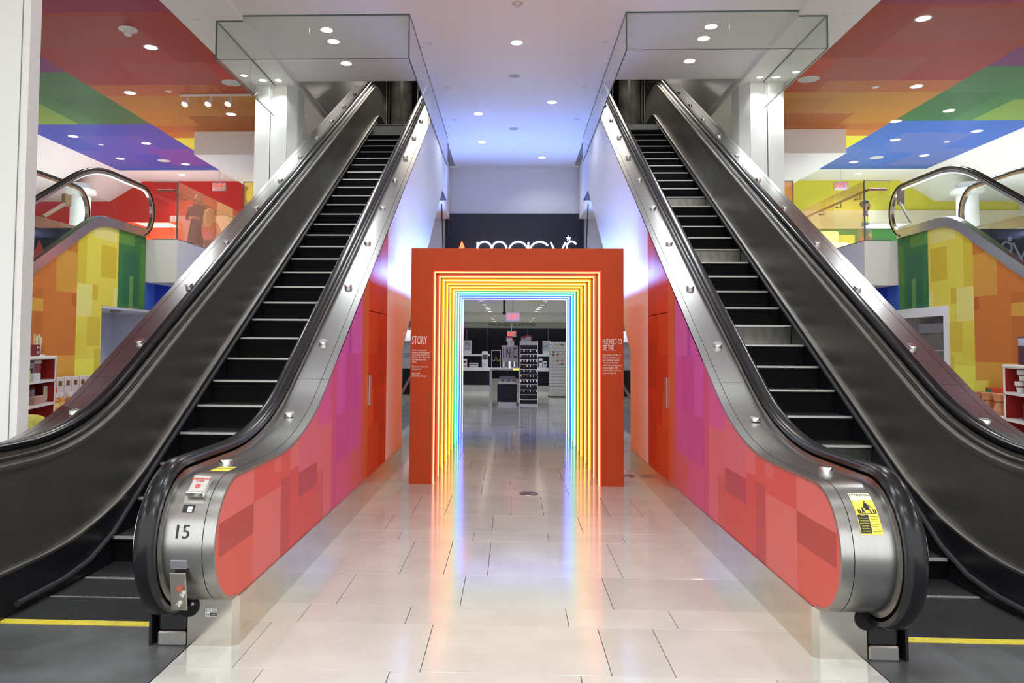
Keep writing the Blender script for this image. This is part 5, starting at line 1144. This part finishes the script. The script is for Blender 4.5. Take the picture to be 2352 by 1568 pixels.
r, part = person('person', 'person with long fair hair in plum coat, hands together, on the left mezzanine', (-7.62, 18.1, 3.40), .1, J, E2, rd, mf, [SKIN, COAT, TRS])
head(part, mat('hair_auburn', rgb(175, 110, 75), .6), SKIN)
part('scarf', MB().box(-.115, -.06, -.135, -.12, .8, 1.42).box(.06, .115, -.135, -.12, .8, 1.42), NAVY)
part('skirt', MB().lathe((0, 0, .55), [(.22, 0), (.19, .25), (.16, .45)], 18), TRS)
J, E2, rd = standing('down')
def mf2(c): return 0 if c.z > 1.49 or (c.z < .90 and abs(c.x) > .2) else (1 if c.z > 1.34 else 3 if c.z > 1.18 else 4 if c.z > .98 else 2)
r, part = person('person', 'bearded person in colour blocked shirt seen in profile on the right mezzanine', (8.62, 19.1, 3.40), 1.1, J, E2, rd, mf2, [SKIN2, mat('shirt_plum', rgb(110, 60, 90), .7), TRS, mat('shirt_yellow', rgb(215, 205, 110), .7), mat('shirt_blue', rgb(60, 105, 170), .7)])
head(part, mat('hair_black', (.02, .015, .012), .6), SKIN2, 'short', mat('beard_black', (.03, .02, .02), .7))
# fair-haired person sitting low behind the guard
Js = [(0, 0, .30), (0, 0, .45), (0, 0, .66), (0, 0, .78), (0, -.01, .86), (0, -.015, .95), (0, 0, 1.03)]
Es = [(0, 1), (1, 2), (2, 3), (3, 4), (4, 5), (5, 6)]; rs = [(.15, .12), (.13, .1), (.15, .1), .05, .07, .09, .06]
for sd in (-1, 1):
    k = len(Js); Js += [(sd*.17, 0, .71), (sd*.23, -.08, .48), (sd*.14, -.28, .42)]; Es += [(2, k), (k, k+1), (k+1, k+2)]; rs += [.06, .046, .035]
    k = len(Js); Js += [(sd*.1, -.05, .26), (sd*.12, -.42, .28), (sd*.12, -.42, .06)]; Es += [(0, k), (k, k+1), (k+1, k+2)]; rs += [.08, .06, .045]
r, part = person('person', 'fair-haired person in pink top sitting low behind the left guard', (-6.62, 16.4, 3.40), 2.8, Js, Es, rs, lambda c: 0 if c.z > .80 else 1 if c.z > .4 else 2, [SKIN, mat('top_pink', rgb(225, 110, 120), .7), TRS])
part('hair', MB().sphere((0, .02, .97), (.115, .115, .11), 16, 10).lathe((0, .03, .66), [(.06, 0), (.13, .08), (.12, .28)], 16), mat('hair_blond', rgb(225, 195, 150), .6))
# crouching shopper in yellow half hidden by the big column
Jc = [(0, 0, .30), (-.02, 0, .48), (-.10, 0, .70), (-.20, 0, .80), (-.26, 0, .86), (-.32, 0, .90), (-.36, 0, .96)]
Ec = [(0, 1), (1, 2), (2, 3), (3, 4), (4, 5), (5, 6)]; rc = [(.16, .15), (.15, .14), (.17, .14), .055, .08, .095, .06]
for sd in (-1, 1):
    k = len(Jc); Jc += [(-.08, sd*.19, .74), (.08, sd*.27, .60), (-.16, sd*.24, .46), (-.28, sd*.2, .44)]; Ec += [(2, k), (k, k+1), (k+1, k+2), (k+2, k+3)]; rc += [.085, .07, .045, .035]
    k = len(Jc); Jc += [(.0, sd*.1, .27), (-.36, sd*.16, .40), (-.12, sd*.16, .08), (-.28, sd*.17, .035)]; Ec += [(0, k), (k, k+1), (k+1, k+2), (k+2, k+3)]; rc += [.095, .07, .05, .04]
r, part = person('person', 'crouching person in a yellow jacket half hidden by the broad white pier', (-4.70, 7.45, 0), .2, Jc, Ec, rc, lambda c: 0 if (c.z > .81 and c.x < -.16) else 1 if c.z > .36 and c.x > -.27 else 2, [SKIN, mat('jacket_yellow', rgb(196, 184, 66), .75, noise=.2, nscale=10), TRS])
part('hair', MB().sphere((-.33, 0, .95), (.10, .105, .10), 14, 9), mat('hair_black', (.02, .015, .012)))
part('jacket_hem', MB().lathe((0, 0, .24), [(.17, 0), (.18, .06), (.16, .12)], 16), MATS['jacket_yellow'])

# ---- soft general light of the upper storey
for s in (-1, 1): spot(s*2.5, 17.2, 9.1, 160, (1, .93, .85), 2.6, .3)
